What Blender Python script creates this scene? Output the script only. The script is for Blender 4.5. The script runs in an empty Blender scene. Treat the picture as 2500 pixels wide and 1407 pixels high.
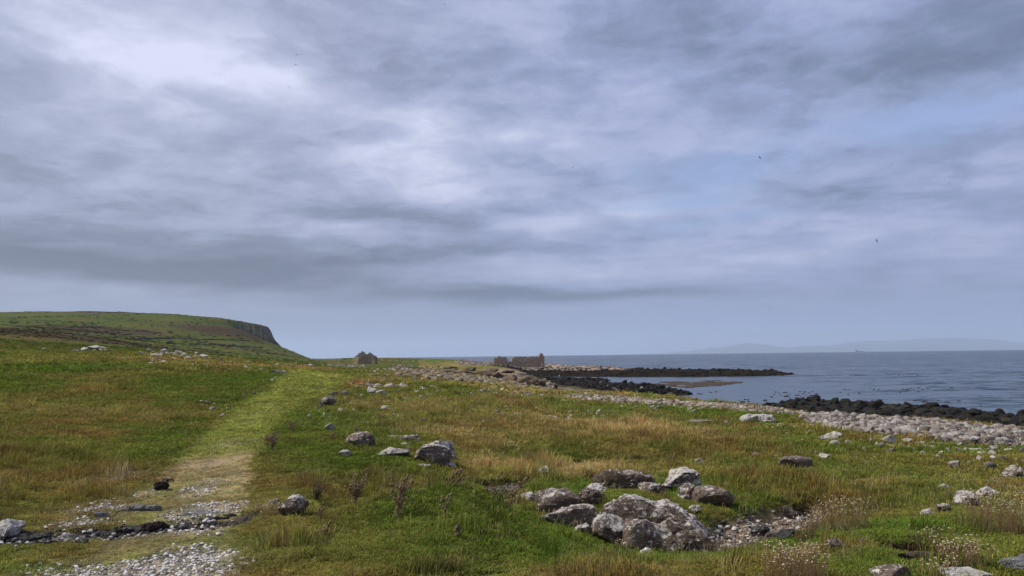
import bpy, math, random
import numpy as np
from mathutils import Matrix, Vector

SC = bpy.context.scene
COL = SC.collection
R_ = math.radians
random.seed(7)
RNG = np.random.default_rng(7)

# ------------------------------------------------------------------ camera
EYE = 6.0                      # metres above the sea
FPX = 1900.0                   # focal length in photograph pixels (2500 wide)
PITCH = math.atan(165.0 / FPX)
ROLL = -0.0124
F3 = np.array([0, math.cos(PITCH), math.sin(PITCH)])
U0 = np.array([0, -math.sin(PITCH), math.cos(PITCH)])
X0 = np.array([1.0, 0, 0])
R3 = math.cos(ROLL) * X0 + math.sin(ROLL) * U0
U3 = -math.sin(ROLL) * X0 + math.cos(ROLL) * U0
cam_data = bpy.data.cameras.new('camera')
cam_data.sensor_width = 36.0
cam_data.lens = 36.0 * FPX / 2500.0
cam_data.clip_start = 0.1
cam_data.clip_end = 90000.0
cam = bpy.data.objects.new('camera', cam_data)
COL.objects.link(cam)
M4 = Matrix.Identity(4)
for i in range(3):
    M4[i][0], M4[i][1], M4[i][2] = R3[i], U3[i], -F3[i]
M4[2][3] = EYE
cam.matrix_world = M4
SC.camera = cam

# ------------------------------------------------------------------ colour management
SC.view_settings.view_transform = 'Standard'
SC.view_settings.look = 'None'
SC.view_settings.exposure = 0.35
SC.view_settings.gamma = 1.0
SC.view_settings.use_curve_mapping = False
SC.cycles.max_bounces = 6
SC.cycles.diffuse_bounces = 3
SC.cycles.glossy_bounces = 3
SC.cycles.transparent_max_bounces = 8
SC.cycles.volume_bounces = 0
SC.cycles.use_denoising = True

# ------------------------------------------------------------------ sun
SUN_AZ, SUN_EL = R_(-88.0), R_(50.0)      # azimuth measured from +Y towards +X
sun_data = bpy.data.lights.new('sun', 'SUN')
sun_data.energy = 3.5
sun_data.angle = R_(6.0)
sun_data.color = (1.0, 0.94, 0.85)
sun = bpy.data.objects.new('sun', sun_data)
COL.objects.link(sun)
sdir = Vector((math.sin(SUN_AZ) * math.cos(SUN_EL), math.cos(SUN_AZ) * math.cos(SUN_EL), math.sin(SUN_EL)))
sun.rotation_euler = sdir.to_track_quat('Z', 'Y').to_euler()

# ------------------------------------------------------------------ node helpers
class NT:
    def __init__(s, tree):
        s.t = tree
        s.n = tree.nodes
        s.l = tree.links
    def new(s, typ, **kw):
        nd = s.n.new(typ)
        for k, v in kw.items():
            setattr(nd, k, v)
        return nd
    def put(s, sock, v):
        if hasattr(v, 'is_output'):
            s.l.new(v, sock)
        else:
            if isinstance(v, (tuple, list)) and sock.type == 'RGBA' and len(v) == 3:
                v = (*v, 1.0)
            sock.default_value = v
    def math(s, op, a, b=0.0, c=None, clamp=False):
        nd = s.new('ShaderNodeMath', operation=op, use_clamp=clamp)
        s.put(nd.inputs[0], a); s.put(nd.inputs[1], b)
        if c is not None: s.put(nd.inputs[2], c)
        return nd.outputs[0]
    def vmath(s, op, a, b=(0, 0, 0), out=0):
        nd = s.new('ShaderNodeVectorMath', operation=op)
        s.put(nd.inputs[0], a)
        if op == 'SCALE': s.put(nd.inputs['Scale'], b)
        elif op not in ('LENGTH', 'NORMALIZE'): s.put(nd.inputs[1], b)
        return nd.outputs['Value'] if op in ('LENGTH', 'DOT_PRODUCT') else nd.outputs[0]
    def mix(s, f, a, b, blend='MIX'):
        nd = s.new('ShaderNodeMix', data_type='RGBA', blend_type=blend)
        nd.clamp_factor = True
        s.put(nd.inputs[0], f); s.put(nd.inputs[6], a); s.put(nd.inputs[7], b)
        return nd.outputs[2]
    def noise(s, vec, scale, detail=4.0, rough=0.55, dist=0.0, dim='3D'):
        nd = s.new('ShaderNodeTexNoise', noise_dimensions=dim)
        if vec is not None: s.l.new(vec, nd.inputs['Vector'])
        s.put(nd.inputs['Scale'], scale); nd.inputs['Detail'].default_value = detail
        nd.inputs['Roughness'].default_value = rough; nd.inputs['Distortion'].default_value = dist
        return nd.outputs['Fac']
    def voro(s, vec, scale, feature='F1', rnd=1.0, out='Distance'):
        nd = s.new('ShaderNodeTexVoronoi', feature=feature)
        if vec is not None: s.l.new(vec, nd.inputs['Vector'])
        nd.inputs['Scale'].default_value = scale
        nd.inputs['Randomness'].default_value = rnd
        return nd.outputs[out]
    def ramp(s, f, stops, interp='LINEAR'):
        nd = s.new('ShaderNodeValToRGB')
        nd.color_ramp.interpolation = interp
        e = nd.color_ramp.elements
        while len(e) < len(stops): e.new(0.5)
        for i, (p, c) in enumerate(stops):
            e[i].position = p
            e[i].color = (*c, 1.0) if len(c) == 3 else c
        s.l.new(f, nd.inputs[0])
        return nd.outputs[0]
    def step(s, v, lo, hi):
        nd = s.new('ShaderNodeMapRange', interpolation_type='SMOOTHSTEP')
        s.put(nd.inputs[0], v); nd.inputs[1].default_value = lo; nd.inputs[2].default_value = hi
        nd.inputs[3].default_value = 0.0; nd.inputs[4].default_value = 1.0
        return nd.outputs[0]

# ------------------------------------------------------------------ world: overcast sky over a clear-sky base
def pix_dir(u, v):
    d = F3 + R3 * (u - 1250.0) / FPX - U3 * (v - 703.5) / FPX
    return d / np.linalg.norm(d)

world = bpy.data.worlds.new('World')
SC.world = world
world.use_nodes = True
W = NT(world.node_tree)
for nd in list(W.n): W.n.remove(nd)
w_out = W.new('ShaderNodeOutputWorld')
w_bg = W.new('ShaderNodeBackground')
w_bg.inputs['Strength'].default_value = 0.1
W.l.new(w_bg.outputs[0], w_out.inputs[0])
sky = W.new('ShaderNodeTexSky', sky_type='NISHITA')
sky.sun_disc = False
sky.sun_elevation = SUN_EL
sky.sun_rotation = SUN_AZ
sky.altitude = 10.0
sky.air_density = 1.2
sky.dust_density = 2.0
geo = W.new('ShaderNodeTexCoord').outputs['Generated']
nrm = W.vmath('NORMALIZE', geo)
sep = W.new('ShaderNodeSeparateXYZ'); W.l.new(nrm, sep.inputs[0])
dx, dy, dz = sep.outputs
az = W.math('ARCTAN2', dx, dy)
el = W.math('ARCSINE', dz)
den = W.math('ADD', W.math('MAXIMUM', dz, 0.0), 0.10)
cmb = W.new('ShaderNodeCombineXYZ')
W.l.new(W.math('DIVIDE', dx, den), cmb.inputs[0]); W.l.new(W.math('DIVIDE', dy, den), cmb.inputs[1])
plane = cmb.outputs[0]                                   # the cloud deck seen from below
ae = W.new('ShaderNodeCombineXYZ')
W.l.new(az, ae.inputs[0]); W.l.new(el, ae.inputs[1])
# drifting warp so that cloud masses get ragged outlines
wn1 = W.new('ShaderNodeTexNoise'); W.l.new(plane, wn1.inputs['Vector'])
wn1.inputs['Scale'].default_value = 0.9; wn1.inputs['Detail'].default_value = 5.0; wn1.inputs['Roughness'].default_value = 0.55
warp = W.vmath('SCALE', W.vmath('SUBTRACT', wn1.outputs['Color'], (0.5, 0.5, 0.5)), 1.0)
sepw = W.new('ShaderNodeSeparateXYZ'); W.l.new(warp, sepw.inputs[0])
wamp = W.math('ADD', W.math('MULTIPLY', W.math('MAXIMUM', el, 0.0), 0.35), 0.015)
cw = W.new('ShaderNodeCombineXYZ')
W.l.new(W.math('ADD', az, W.math('MULTIPLY', sepw.outputs[0], W.math('MULTIPLY', wamp, 2.6))), cw.inputs[0])
W.l.new(W.math('ADD', el, W.math('MULTIPLY', sepw.outputs[1], wamp)), cw.inputs[1])
aew = cw.outputs[0]

def ae_of(u, v):
    d = pix_dir(u, v)
    return math.atan2(d[0], d[1]), math.asin(d[2])

def blob(u, v, su, sv, tilt=0.0):
    a, e = ae_of(u, v)
    mp = W.new('ShaderNodeMapping', vector_type='TEXTURE')
    W.l.new(aew, mp.inputs['Vector'])
    mp.inputs['Location'].default_value = (a, e, 0)
    mp.inputs['Rotation'].default_value = (0, 0, R_(-tilt))
    mp.inputs['Scale'].default_value = (su / FPX, sv / FPX, 1.0)
    ln = W.vmath('DOT_PRODUCT', mp.outputs[0], mp.outputs[0])
    return W.math('POWER', 2.718, W.math('MULTIPLY', ln, -1.0))

BLOBS = [  # cloud masses: brighter (+) and darker (-)
    (160, 90, 260, 80, .24, 8), (430, 150, 240, 70, .24, 16), (660, 195, 170, 70, .32, 14), (250, 240, 420, 130, .14, 12),
    (1020, 345, 95, 55, .22, -10), (1050, 425, 120, 45, .30, -6), (880, 410, 110, 45, .22, -8), (1250, 350, 130, 50, .34, 0),
    (840, 300, 150, 70, .16, 10), (330, 440, 110, 28, .16, -5), (800, 540, 95, 24, .20, -3), (1550, 500, 80, 40, .24, -6), (1400, 545, 220, 38, .20, -3),
    (1900, 605, 190, 40, .20, -3), (1380, 665, 330, 28, .24, 0), (1700, 325, 140, 40, .16, -10), (1850, 290, 120, 30, .10, -16), (1500, 240, 170, 70, .12, 0), (2250, 570, 260, 60, .06, 0),
    (380, 662, 480, 34, -.30, 3), (350, 620, 520, 60, -.10, 3), (60, 590, 260, 80, -.12, 0), (570, 668, 130, 30, -.12, 0), (1000, 515, 360, 45, -.22, 5), (820, 475, 180, 26, -.14, 4), (900, 630, 420, 44, -.26, 0),
    (1300, 722, 420, 22, -.36, 0), (1040, 115, 190, 80, -.16, 0), (790, 190, 70, 32, -.12, 0), (1600, 110, 220, 100, -.18, 0), (1960, 150, 240, 90, -.26, 0),
    (2360, 150, 300, 150, -.20, 0), (140, 420, 330, 130, -.10, 6), (2060, 470, 190, 20, -.16, -10), (1800, 525, 200, 16, -.12, -8), (1130, 130, 60, 50, -.08, 0),
    (720, 330, 150, 50, -.08, 10), (1430, 220, 90, 40, -.10, 0), (2300, 690, 400, 60, -.05, 0),
]
tone = None
for b in BLOBS:
    t = W.math('MULTIPLY', blob(b[0], b[1], b[2], b[3], b[5]), b[4] * (1.35 if b[4] < 0 and b[1] > 580 else .80 if b[4] < 0 else 1.05))
    tone = t if tone is None else W.math('ADD', tone, t)
strx = W.new('ShaderNodeMapping'); W.l.new(plane, strx.inputs['Vector']); strx.inputs['Scale'].default_value = (0.55, 1.0, 1.0)
n_big = W.noise(strx.outputs[0], 0.8, 6.0, 0.56, 0.3)
mp2 = W.new('ShaderNodeMapping'); W.l.new(aew, mp2.inputs['Vector']); mp2.inputs['Scale'].default_value = (4.0, 11.0, 1.0)
n_fine = W.noise(mp2.outputs[0], 1.6, 7.0, 0.56, 0.25)
hfade = W.step(el, 0.02, 0.2)
# broken, crisp-edged small cloud
wn2 = W.new('ShaderNodeTexNoise'); W.l.new(plane, wn2.inputs['Vector']); wn2.inputs['Scale'].default_value = 3.0; wn2.inputs['Detail'].default_value = 4.0
pl2 = W.vmath('ADD', plane, W.vmath('SCALE', W.vmath('SUBTRACT', wn2.outputs['Color'], (.5, .5, .5)), .35))
n_crisp = W.step(W.noise(pl2, 2.1, 9.0, 0.60), 0.38, 0.62)
mp3 = W.new('ShaderNodeMapping'); W.l.new(ae.outputs[0], mp3.inputs['Vector']); mp3.inputs['Scale'].default_value = (7.0, 17.0, 1.0); mp3.inputs['Rotation'].default_value = (0, 0, .18)
n_wisp = W.step(W.noise(mp3.outputs[0], 1.5, 9.0, 0.62, 0.6), 0.34, 0.68)
tone = W.math('ADD', tone, W.math('MULTIPLY', W.math('SUBTRACT', n_crisp, 0.5), W.math('MULTIPLY_ADD', hfade, 0.18, 0.04)))
tone = W.math('ADD', tone, W.math('MULTIPLY', W.math('SUBTRACT', n_wisp, 0.5), W.math('MULTIPLY_ADD', hfade, 0.07, 0.03)))
tone = W.math('ADD', tone, W.math('MULTIPLY', W.math('SUBTRACT', n_big, 0.5), W.math('MULTIPLY_ADD', hfade, 0.34, 0.06)))
tone = W.math('ADD', tone, W.math('MULTIPLY', W.math('SUBTRACT', n_fine, 0.5), W.math('MULTIPLY_ADD', hfade, 0.42, 0.14)))
tone = W.math('ADD', tone, 0.50)
cl = W.ramp(tone, [(0.0, (.098, .128, .208)), (0.22, (.158, .196, .308)), (0.45, (.254, .300, .480)), (0.70, (.378, .414, .605)), (1.0, (.600, .620, .750))])
# greyer, less blue towards the left of the view (west), bluer towards the east: a broad change over the whole dome
westm = W.step(W.math('SINE', W.math('ADD', az, -0.15)), -0.62, 0.15)
grey = W.new('ShaderNodeRGBToBW'); W.l.new(cl, grey.inputs[0])
gcol = W.vmath('MULTIPLY', W.mix(0.0, (1, 1, 1), (1, 1, 1)), (1, 1, 1))
gmul = W.mix(1.0, grey.outputs[0], (0.94, 1.0, 1.26), 'MULTIPLY')
cl = W.mix(W.math('MULTIPLY_ADD', westm, -0.62, 0.62), cl, gmul)
# thin openings where the clear sky shows
opening = None
for b in [(1650, 478, 190, 34, -4), (1910, 500, 200, 24, -10), (2330, 255, 260, 50, -4), (1650, 560, 120, 18, 0), (1800, 410, 260, 60, 0)]:
    g = blob(*b)
    opening = g if opening is None else W.math('MAXIMUM', opening, g)
opening = W.math('MULTIPLY', opening, W.step(n_fine, 0.30, 0.62))
clearcol = W.mix(0.55, W.vmath('SCALE', sky.outputs[0], 0.1), (.28, .39, .72))
skyc = W.mix(W.math('MULTIPLY_ADD', opening, 0.80, 0.04), cl, clearcol)
# the even band of distant cloud low down
hz = W.math('SUBTRACT', 1.0, W.step(el, 0.03, 0.085))
hcol = W.mix(westm, (.190, .222, .310), (.245, .300, .480))
skyc = W.mix(W.math('MULTIPLY', hz, 0.85), skyc, hcol)
W.l.new(W.vmath('SCALE', skyc, 10.0), w_bg.inputs['Color'])

# ------------------------------------------------------------------ numpy noise
def _hash(ix, iy, iz, seed):
    h = (ix * 374761393 + iy * 668265263 + iz * 1274126177 + seed * 144665) & 0xFFFFFFFF
    h = ((h ^ (h >> 13)) * 1274126177) & 0xFFFFFFFF
    h = h ^ (h >> 16)
    return (h & 0xFFFFFF) / float(0xFFFFFF)

def vn3(x, y, z, seed=0):
    x = np.asarray(x, float); y = np.asarray(y, float); z = np.asarray(z, float) + np.zeros_like(x)
    xi = np.floor(x).astype(np.int64); yi = np.floor(y).astype(np.int64); zi = np.floor(z).astype(np.int64)
    fx, fy, fz = x - xi, y - yi, z - zi
    fx = fx * fx * fx * (fx * (fx * 6 - 15) + 10); fy = fy * fy * fy * (fy * (fy * 6 - 15) + 10); fz = fz * fz * fz * (fz * (fz * 6 - 15) + 10)
    r = 0
    for a in (0, 1):
        wa = fx if a else 1 - fx
        for b in (0, 1):
            wb = fy if b else 1 - fy
            for c in (0, 1):
                wc = fz if c else 1 - fz
                r = r + wa * wb * wc * _hash(xi + a, yi + b, zi + c, seed)
    return r * 2 - 1

def vn2(x, y, seed=0):
    x = np.asarray(x, float); y = np.asarray(y, float)
    xi = np.floor(x).astype(np.int64); yi = np.floor(y).astype(np.int64)
    fx, fy = x - xi, y - yi
    fx = fx * fx * fx * (fx * (fx * 6 - 15) + 10); fy = fy * fy * fy * (fy * (fy * 6 - 15) + 10)
    z = np.zeros_like(xi)
    r = ((1 - fx) * (1 - fy) * _hash(xi, yi, z, seed) + fx * (1 - fy) * _hash(xi + 1, yi, z, seed)
         + (1 - fx) * fy * _hash(xi, yi + 1, z, seed) + fx * fy * _hash(xi + 1, yi + 1, z, seed))
    return r * 2 - 1

def fbm2(x, y, s, oct=4, seed=0, gain=0.5):
    r = 0; a = 1.0; t = 0
    for i in range(oct):
        ca, sa = math.cos(0.7 * i + 0.3), math.sin(0.7 * i + 0.3)
        r = r + a * vn2((x * ca - y * sa) * s + 17.3 * i, (x * sa + y * ca) * s + 5.1 * i, seed + i)
        t += a; a *= gain; s *= 2.03
    return r / t

def fbm3(p, s, oct=4, seed=0, gain=0.5):
    r = 0; a = 1.0; t = 0
    for i in range(oct):
        r = r + a * vn3(p[:, 0] * s + 3.7 * i, p[:, 1] * s + 1.9 * i, p[:, 2] * s + 7.7 * i, seed + i)
        t += a; a *= gain; s *= 2.03
    return r / t

def sstep(v, a, b):
    t = np.clip((v - a) / (b - a), 0, 1)
    return t * t * (3 - 2 * t)

# ------------------------------------------------------------------ terrain profile, read along lines of sight
def ray(u, v):
    return F3 + R3 * (u - 1250.0) / FPX - U3 * (v - 703.5) / FPX

def at_depth(u, v, d):
    D = ray(u, v); t = d / D[1]
    return np.array([t * D[0], d, EYE + t * D[2]])

COLUMNS = [
    (0, [(1407, 7.4), (1310, 8.9), (1150, 14), (1000, 25), (908, 40), (868, 60), (864, 75), (842, 110), (799, 185), (805, 230), (803, 330), (790, 560), (772, 900)]),
    (200, [(1407, 7.3), (1330, 8.6), (1180, 13), (1080, 18), (980, 29), (910, 43), (877, 60), (868, 80), (848, 120), (822, 195), (825, 240), (815, 400), (795, 560), (768, 900)]),
    (400, [(1407, 7.2), (1250, 10.2), (1100, 16.5), (1000, 26), (930, 38), (890, 52), (879, 60), (864, 100), (853, 170), (845, 250), (838, 420), (815, 560), (771, 900)]),
    (560, [(1407, 7.2), (1250, 10.2), (1100, 16.2), (1000, 26.5), (930, 38), (907, 48), (892, 62), (874, 130), (860, 250), (848, 420), (835, 560), (784, 900)]),
    (700, [(1407, 7.2), (1265, 9.7), (1150, 13.5), (1000, 27), (930, 38), (913, 45), (900, 70), (886, 150), (870, 330), (866, 450), (862, 600), (855, 720), (812, 900)]),
    (850, [(1407, 7.1), (1280, 9.4), (1225, 11.5), (1150, 14), (1080, 18), (1000, 28), (945, 44), (915, 72), (903, 120), (894, 235), (889, 265), (876, 340), (890, 370), (905, 400)]),
    (1000, [(1407, 7.1), (1240, 10), (1190, 12.5), (1100, 17.5), (1000, 29), (940, 54), (920, 75), (905, 120), (893, 220), (884, 300), (880, 340), (900, 380), (905, 420)]),
    (1130, [(1407, 7.1), (1205, 10.4), (1195, 14), (1160, 15.2), (1100, 18.5), (1000, 31), (940, 58), (925, 75), (906, 170), (893, 250), (884, 320), (900, 350), (905, 420)]),
    (1250, [(1407, 7.1), (1320, 9), (1220, 11.5), (1180, 14.5), (1130, 17.5), (1100, 20), (1000, 34), (960, 55), (948, 66), (945, 85), (920, 150), (905, 220), (893, 278), (893, 300), (920, 330), (920, 400)]),
    (1380, [(1407, 7.05), (1360, 8.6), (1240, 11.5), (1180, 14.5), (1120, 18), (1080, 22), (1000, 35), (962, 60), (958, 68), (975, 82), (935, 140), (928, 190), (930, 230), (925, 400)]),
    (1500, [(1407, 7.0), (1380, 8), (1335, 9.8), (1260, 11.5), (1180, 14.5), (1120, 18), (1080, 22), (1000, 36), (974, 48), (966, 56), (990, 70), (945, 130), (945, 170), (930, 250), (925, 400)]),
    (1750, [(1407, 6.9), (1360, 8.5), (1320, 10), (1280, 11.5), (1230, 13), (1150, 17), (1070, 24), (1000, 38), (987, 46), (1010, 58), (1030, 74), (1000, 110), (960, 200), (920, 400)]),
    (2000, [(1407, 6.6), (1330, 8.4), (1282, 9.5), (1262, 12), (1230, 13.2), (1150, 17), (1070, 25), (1020, 36), (1010, 41), (1030, 56), (1000, 72), (995, 90), (990, 115), (960, 200), (920, 400)]),
    (2250, [(1407, 6.5), (1330, 8.1), (1270, 9.7), (1215, 12.5), (1130, 18), (1070, 25), (1035, 32), (1026, 36), (1048, 50), (1025, 62), (1018, 74), (1020, 95), (960, 200), (920, 400)]),
    (2490, [(1407, 6.5), (1280, 9.5), (1200, 13), (1120, 18.5), (1085, 23), (1060, 27), (1045, 31), (1055, 42), (1036, 54), (1030, 66), (1040, 85), (960, 200), (920, 400)]),
]
LR = np.linspace(math.log(0.4), math.log(1600.0), 700)

def pchip(xk, yk, x):
    xk = np.array(xk); yk = np.array(yk)
    h = np.diff(xk); dl = np.diff(yk) / h
    m = np.zeros_like(yk)
    for i in range(1, len(xk) - 1):
        if dl[i - 1] * dl[i] > 0:
            w1 = 2 * h[i] + h[i - 1]; w2 = h[i] + 2 * h[i - 1]
            m[i] = (w1 + w2) / (w1 / dl[i - 1] + w2 / dl[i])
    m[0], m[-1] = dl[0] * 0, 0
    idx = np.clip(np.searchsorted(xk, x) - 1, 0, len(xk) - 2)
    hh = h[idx]; t = np.clip((x - xk[idx]) / hh, 0, 1)
    return ((2 * t**3 - 3 * t**2 + 1) * yk[idx] + (t**3 - 2 * t**2 + t) * hh * m[idx]
            + (-2 * t**3 + 3 * t**2) * yk[idx + 1] + (t**3 - t**2) * hh * m[idx + 1])

AZK, ZK = [], []
for u, prof in COLUMNS:
    P = [at_depth(u, v, d) for v, d in prof]
    azm = math.atan2(P[3][0], P[3][1])
    rr = [math.log(0.5)] + [math.log(math.hypot(p[0], p[1])) for p in P]
    zz = [4.05] + [p[2] for p in P]
    if zz[-1] < 0.5:
        rr.append(math.log(1600)); zz.append(-3.0)
    AZK.append(azm); ZK.append(pchip(rr, zz, LR))
def simple(pts):
    return pchip([math.log(a) for a, b in pts], [b for a, b in pts], LR)
AZK = [-math.pi, -2.0, -1.2, -0.82] + AZK + [0.85, 1.25, 2.0, math.pi]
behind = simple([(.5, 4.05), (10, 4.1), (60, 5.0), (300, 9), (1600, 20)])
leftp = simple([(.5, 4.05), (8, 4.1), (25, 5.4), (60, 8.5), (190, 18), (500, 40), (900, 60), (1600, 70)])
leftn = simple([(.5, 4.05), (8, 4.1), (25, 4.8), (60, 7.6), (110, 9.5), (190, 15.5), (330, 20), (900, 58), (1600, 60)])
rightn = simple([(.5, 4.05), (10, 4.0), (20, 3.5), (34, 2.9), (40, 1.5), (55, .3), (75, -.5), (200, -2), (1600, -3)])
rightp = simple([(.5, 4.05), (10, 4.0), (20, 3.6), (32, 2.9), (40, 1.2), (60, -.3), (90, -1), (200, -2), (1600, -3)])
ZK = [behind, behind, leftp, leftn] + ZK + [rightn, rightp, behind, behind]
AZK = np.array(AZK); ZK = np.array(ZK)
AZG = np.concatenate([np.linspace(-math.pi, -0.82, 60)[:-1], np.linspace(-0.82, 0.85, 500), np.linspace(0.85, math.pi, 60)[1:]])
# smooth (pchip) interpolation between the columns
ZG = np.empty((len(AZG), len(LR)))
for j in range(len(LR)):
    ZG[:, j] = pchip(AZK, ZK[:, j], AZG)

def h_base(x, y):
    a = np.arctan2(x, y); r = np.log(np.maximum(np.hypot(x, y), 0.41))
    i = np.clip(np.searchsorted(AZG, a) - 1, 0, len(AZG) - 2)
    fa = np.clip((a - AZG[i]) / (AZG[i + 1] - AZG[i]), 0, 1)
    q = np.clip((r - LR[0]) / (LR[1] - LR[0]), 0, len(LR) - 1.001)
    j = q.astype(int); fr = q - j
    return ((1 - fa) * ((1 - fr) * ZG[i, j] + fr * ZG[i, j + 1]) + fa * ((1 - fr) * ZG[i + 1, j] + fr * ZG[i + 1, j + 1]))

def cast(u, v, hf, r0=4.0, r1=1500.0, n=3000):
    D = ray(u, v)
    t = np.exp(np.linspace(math.log(r0), math.log(r1), n))
    x, y, z = t * D[0], t * D[1], EYE + t * D[2]
    hit = np.nonzero(z <= hf(x, y))[0]
    k = hit[0] if len(hit) else n - 1
    return np.array([x[k], y[k], z[k]]), len(hit) > 0

def at_z(u, v, z):
    D = ray(u, v); t = (z - EYE) / D[2]
    return np.array([t * D[0], t * D[1]])

def poly_sd(x, y, P):
    """signed distance to polygon, positive inside"""
    x = np.asarray(x, float); y = np.asarray(y, float)
    d = np.full(x.shape, 1e9); inside = np.zeros(x.shape, bool)
    n = len(P)
    for i in range(n):
        ax, ay = P[i]; bx, by = P[(i + 1) % n]
        ex, ey = bx - ax, by - ay
        t = np.clip(((x - ax) * ex + (y - ay) * ey) / (ex * ex + ey * ey + 1e-9), 0, 1)
        d = np.minimum(d, np.hypot(x - ax - t * ex, y - ay - t * ey))
        c = ((ay > y) != (by > y)) & (x < ex * (y - ay) / (ey + 1e-12) + ax)
        inside ^= c
    return np.where(inside, d, -d)

def line_d(x, y, P, prm=None):
    """distance to a polyline, and an interpolated parameter"""
    d = np.full(np.shape(x), 1e9); par = np.zeros(np.shape(x))
    for i in range(len(P) - 1):
        ax, ay = P[i]; bx, by = P[i + 1]
        ex, ey = bx - ax, by - ay
        t = np.clip(((x - ax) * ex + (y - ay) * ey) / (ex * ex + ey * ey + 1e-9), 0, 1)
        q = np.hypot(x - ax - t * ex, y - ay - t * ey)
        m = q < d
        d = np.where(m, q, d)
        if prm is not None:
            par = np.where(m, prm[i] + t * (prm[i + 1] - prm[i]), par)
    return d, par

def pp(px, z):                       # pixels on a level plane -> world outline
    return [tuple(at_z(u, v, z)) for u, v in px]

PLAT_RIGHT = pp([(1835, 990), (1880, 978), (2000, 980), (2130, 984), (2260, 994), (2400, 1004), (2560, 1022), (2700, 1045), (2700, 1110), (2500, 1070), (2300, 1040), (2100, 1020), (1960, 1004)], 0.5)
PLAT_MID = pp([(1290, 930), (1360, 926), (1450, 934), (1560, 940), (1650, 946), (1702, 957), (1640, 966), (1500, 962), (1400, 956), (1330, 950)], 0.4)
REEF = pp([(1200, 908), (1330, 908), (1500, 907), (1640, 907), (1800, 909), (1935, 911), (1948, 914), (1860, 917), (1700, 919), (1500, 919), (1330, 918), (1200, 916)], 0.2)
SPIT = pp([(1120, 907), (1300, 906), (1430, 906), (1530, 904), (1545, 901), (1460, 897), (1330, 894), (1120, 892)], 1.0)
LEDGE = pp([(1290, 925), (1420, 926), (1500, 927), (1480, 930), (1380, 931), (1290, 930)], 0.2)

GB = lambda x, y: h_base(np.asarray(x, float), np.asarray(y, float))
def gpt(u, v):
    return cast(u, v, GB)[0]
CUT = [tuple(gpt(u, v)[:2]) for u, v in [(1570, 1113), (1530, 1118), (1480, 1117), (1430, 1121), (1390, 1128), (1340, 1135)]]
CUT_W = [.16, .34, .44, .40, .30, .12]
POOL = [tuple(at_depth(1118, 1188, 14.0)[:2]), tuple(gpt(1190, 1190)[:2]), tuple(gpt(1250, 1178)[:2]), tuple(gpt(1290, 1168)[:2])]
POOL_W = [.5, .75, .5, .2]
SUMP = [tuple(gpt(u, v)[:2]) for u, v in [(735, 1205), (765, 1224), (815, 1228), (860, 1222)]]
SUMP_W = [.12, .30, .34, .2]
CHANNELS = ((CUT, CUT_W, .42), (POOL, POOL_W, .36), (SUMP, SUMP_W, .30))
BURN = [tuple(gpt(u, v)[:2]) for u, v in [(1990, 1225), (1915, 1255), (1870, 1285), (1800, 1315), (1720, 1330), (1640, 1350)]]
BURN_W = [.3, .8, .95, .9, .7, .3]
TRACK_PX = [(380, 1470, 430), (370, 1400, 380), (400, 1330, 350), (440, 1260, 300), (470, 1200, 280), (520, 1130, 215), (555, 1080, 195), (605, 1030, 180), (660, 985, 170), (720, 948, 160), (765, 922, 150), (790, 908, 110)]
TRACK, TRACK_W = [], []
for u, v, w in TRACK_PX:
    p = gpt(u, v); TRACK.append((p[0], p[1])); TRACK_W.append(w * math.hypot(p[0], p[1]) / FPX / 2)
RIDGE = [tuple(gpt(u, v)[:2]) for u, v in [(1950, 1020), (2010, 1012), (2110, 1020), (2200, 1029), (2330, 1041), (2440, 1052), (2560, 1060), (2640, 1067), (2640, 1112), (2500, 1090), (2380, 1086), (2250, 1078), (2130, 1066), (2050, 1048), (1980, 1036)]]
BELT = [(880, 916, 7), (960, 921, 7), (1050, 925, 8), (1120, 929, 9), (1200, 943, 8), (1280, 956, 7), (1360, 966, 7), (1440, 972, 8), (1520, 978, 9), (1600, 984, 9), (1700, 990, 8), (1800, 996, 6), (1900, 1006, 4)]
BELT_W = [tuple(gpt(u, v)[:2]) for u, v, w in BELT]
BELT_R = [w * math.hypot(*p) / FPX * 4 for (u, v, w), p in zip(BELT, BELT_W)]
HOLLOW = gpt(2255, 1350)
OUTC = at_depth(1570, 1230, 12.0)
HUMP = at_depth(1010, 1215, 10.0)
WETBAND = [tuple(gpt(u, v)[:2]) for u, v in [(-200, 1335), (0, 1312), (120, 1312), (220, 1300), (330, 1285), (450, 1268), (570, 1258)]]
PEAT = [tuple(gpt(u, v)[:2]) for u, v in [(1120, 1404), (1250, 1398), (1400, 1402)]]

def spur(x, y):
    # a dark mound under the headland, blunt at its seaward end
    c = np.clip((x + 190) / 14, -9, 9)
    end = 1 / (1 + np.exp(c))
    g = np.exp(-((y - 600) / 55) ** 2) * end * sstep(x, -300, -215)
    return 10.5 * g

def headland(x, y, z):
    z = z + spur(x, y) * (x < -100)
    m = (y > 480) & (x > -520) & (x < -60)
    edge = -283 + np.minimum(y - 900, 0) * 0.13 - np.maximum(y - 905, 0) * .5 + 5 * fbm2(x * 0 + 3, y, 0.035, 3, 5) + 2.0 * vn2(y * .16, y * 0, 9)
    s = x - edge
    drop = 10 * sstep(s, -2, 9) * sstep(y, 770, 830) + np.clip(s - 3, 0, None) * .66
    zc = z - drop * sstep(y, 690, 830)
    zc = np.maximum(zc, -3)
    return np.where(m & (s > 0), np.minimum(z, zc), z)

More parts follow.
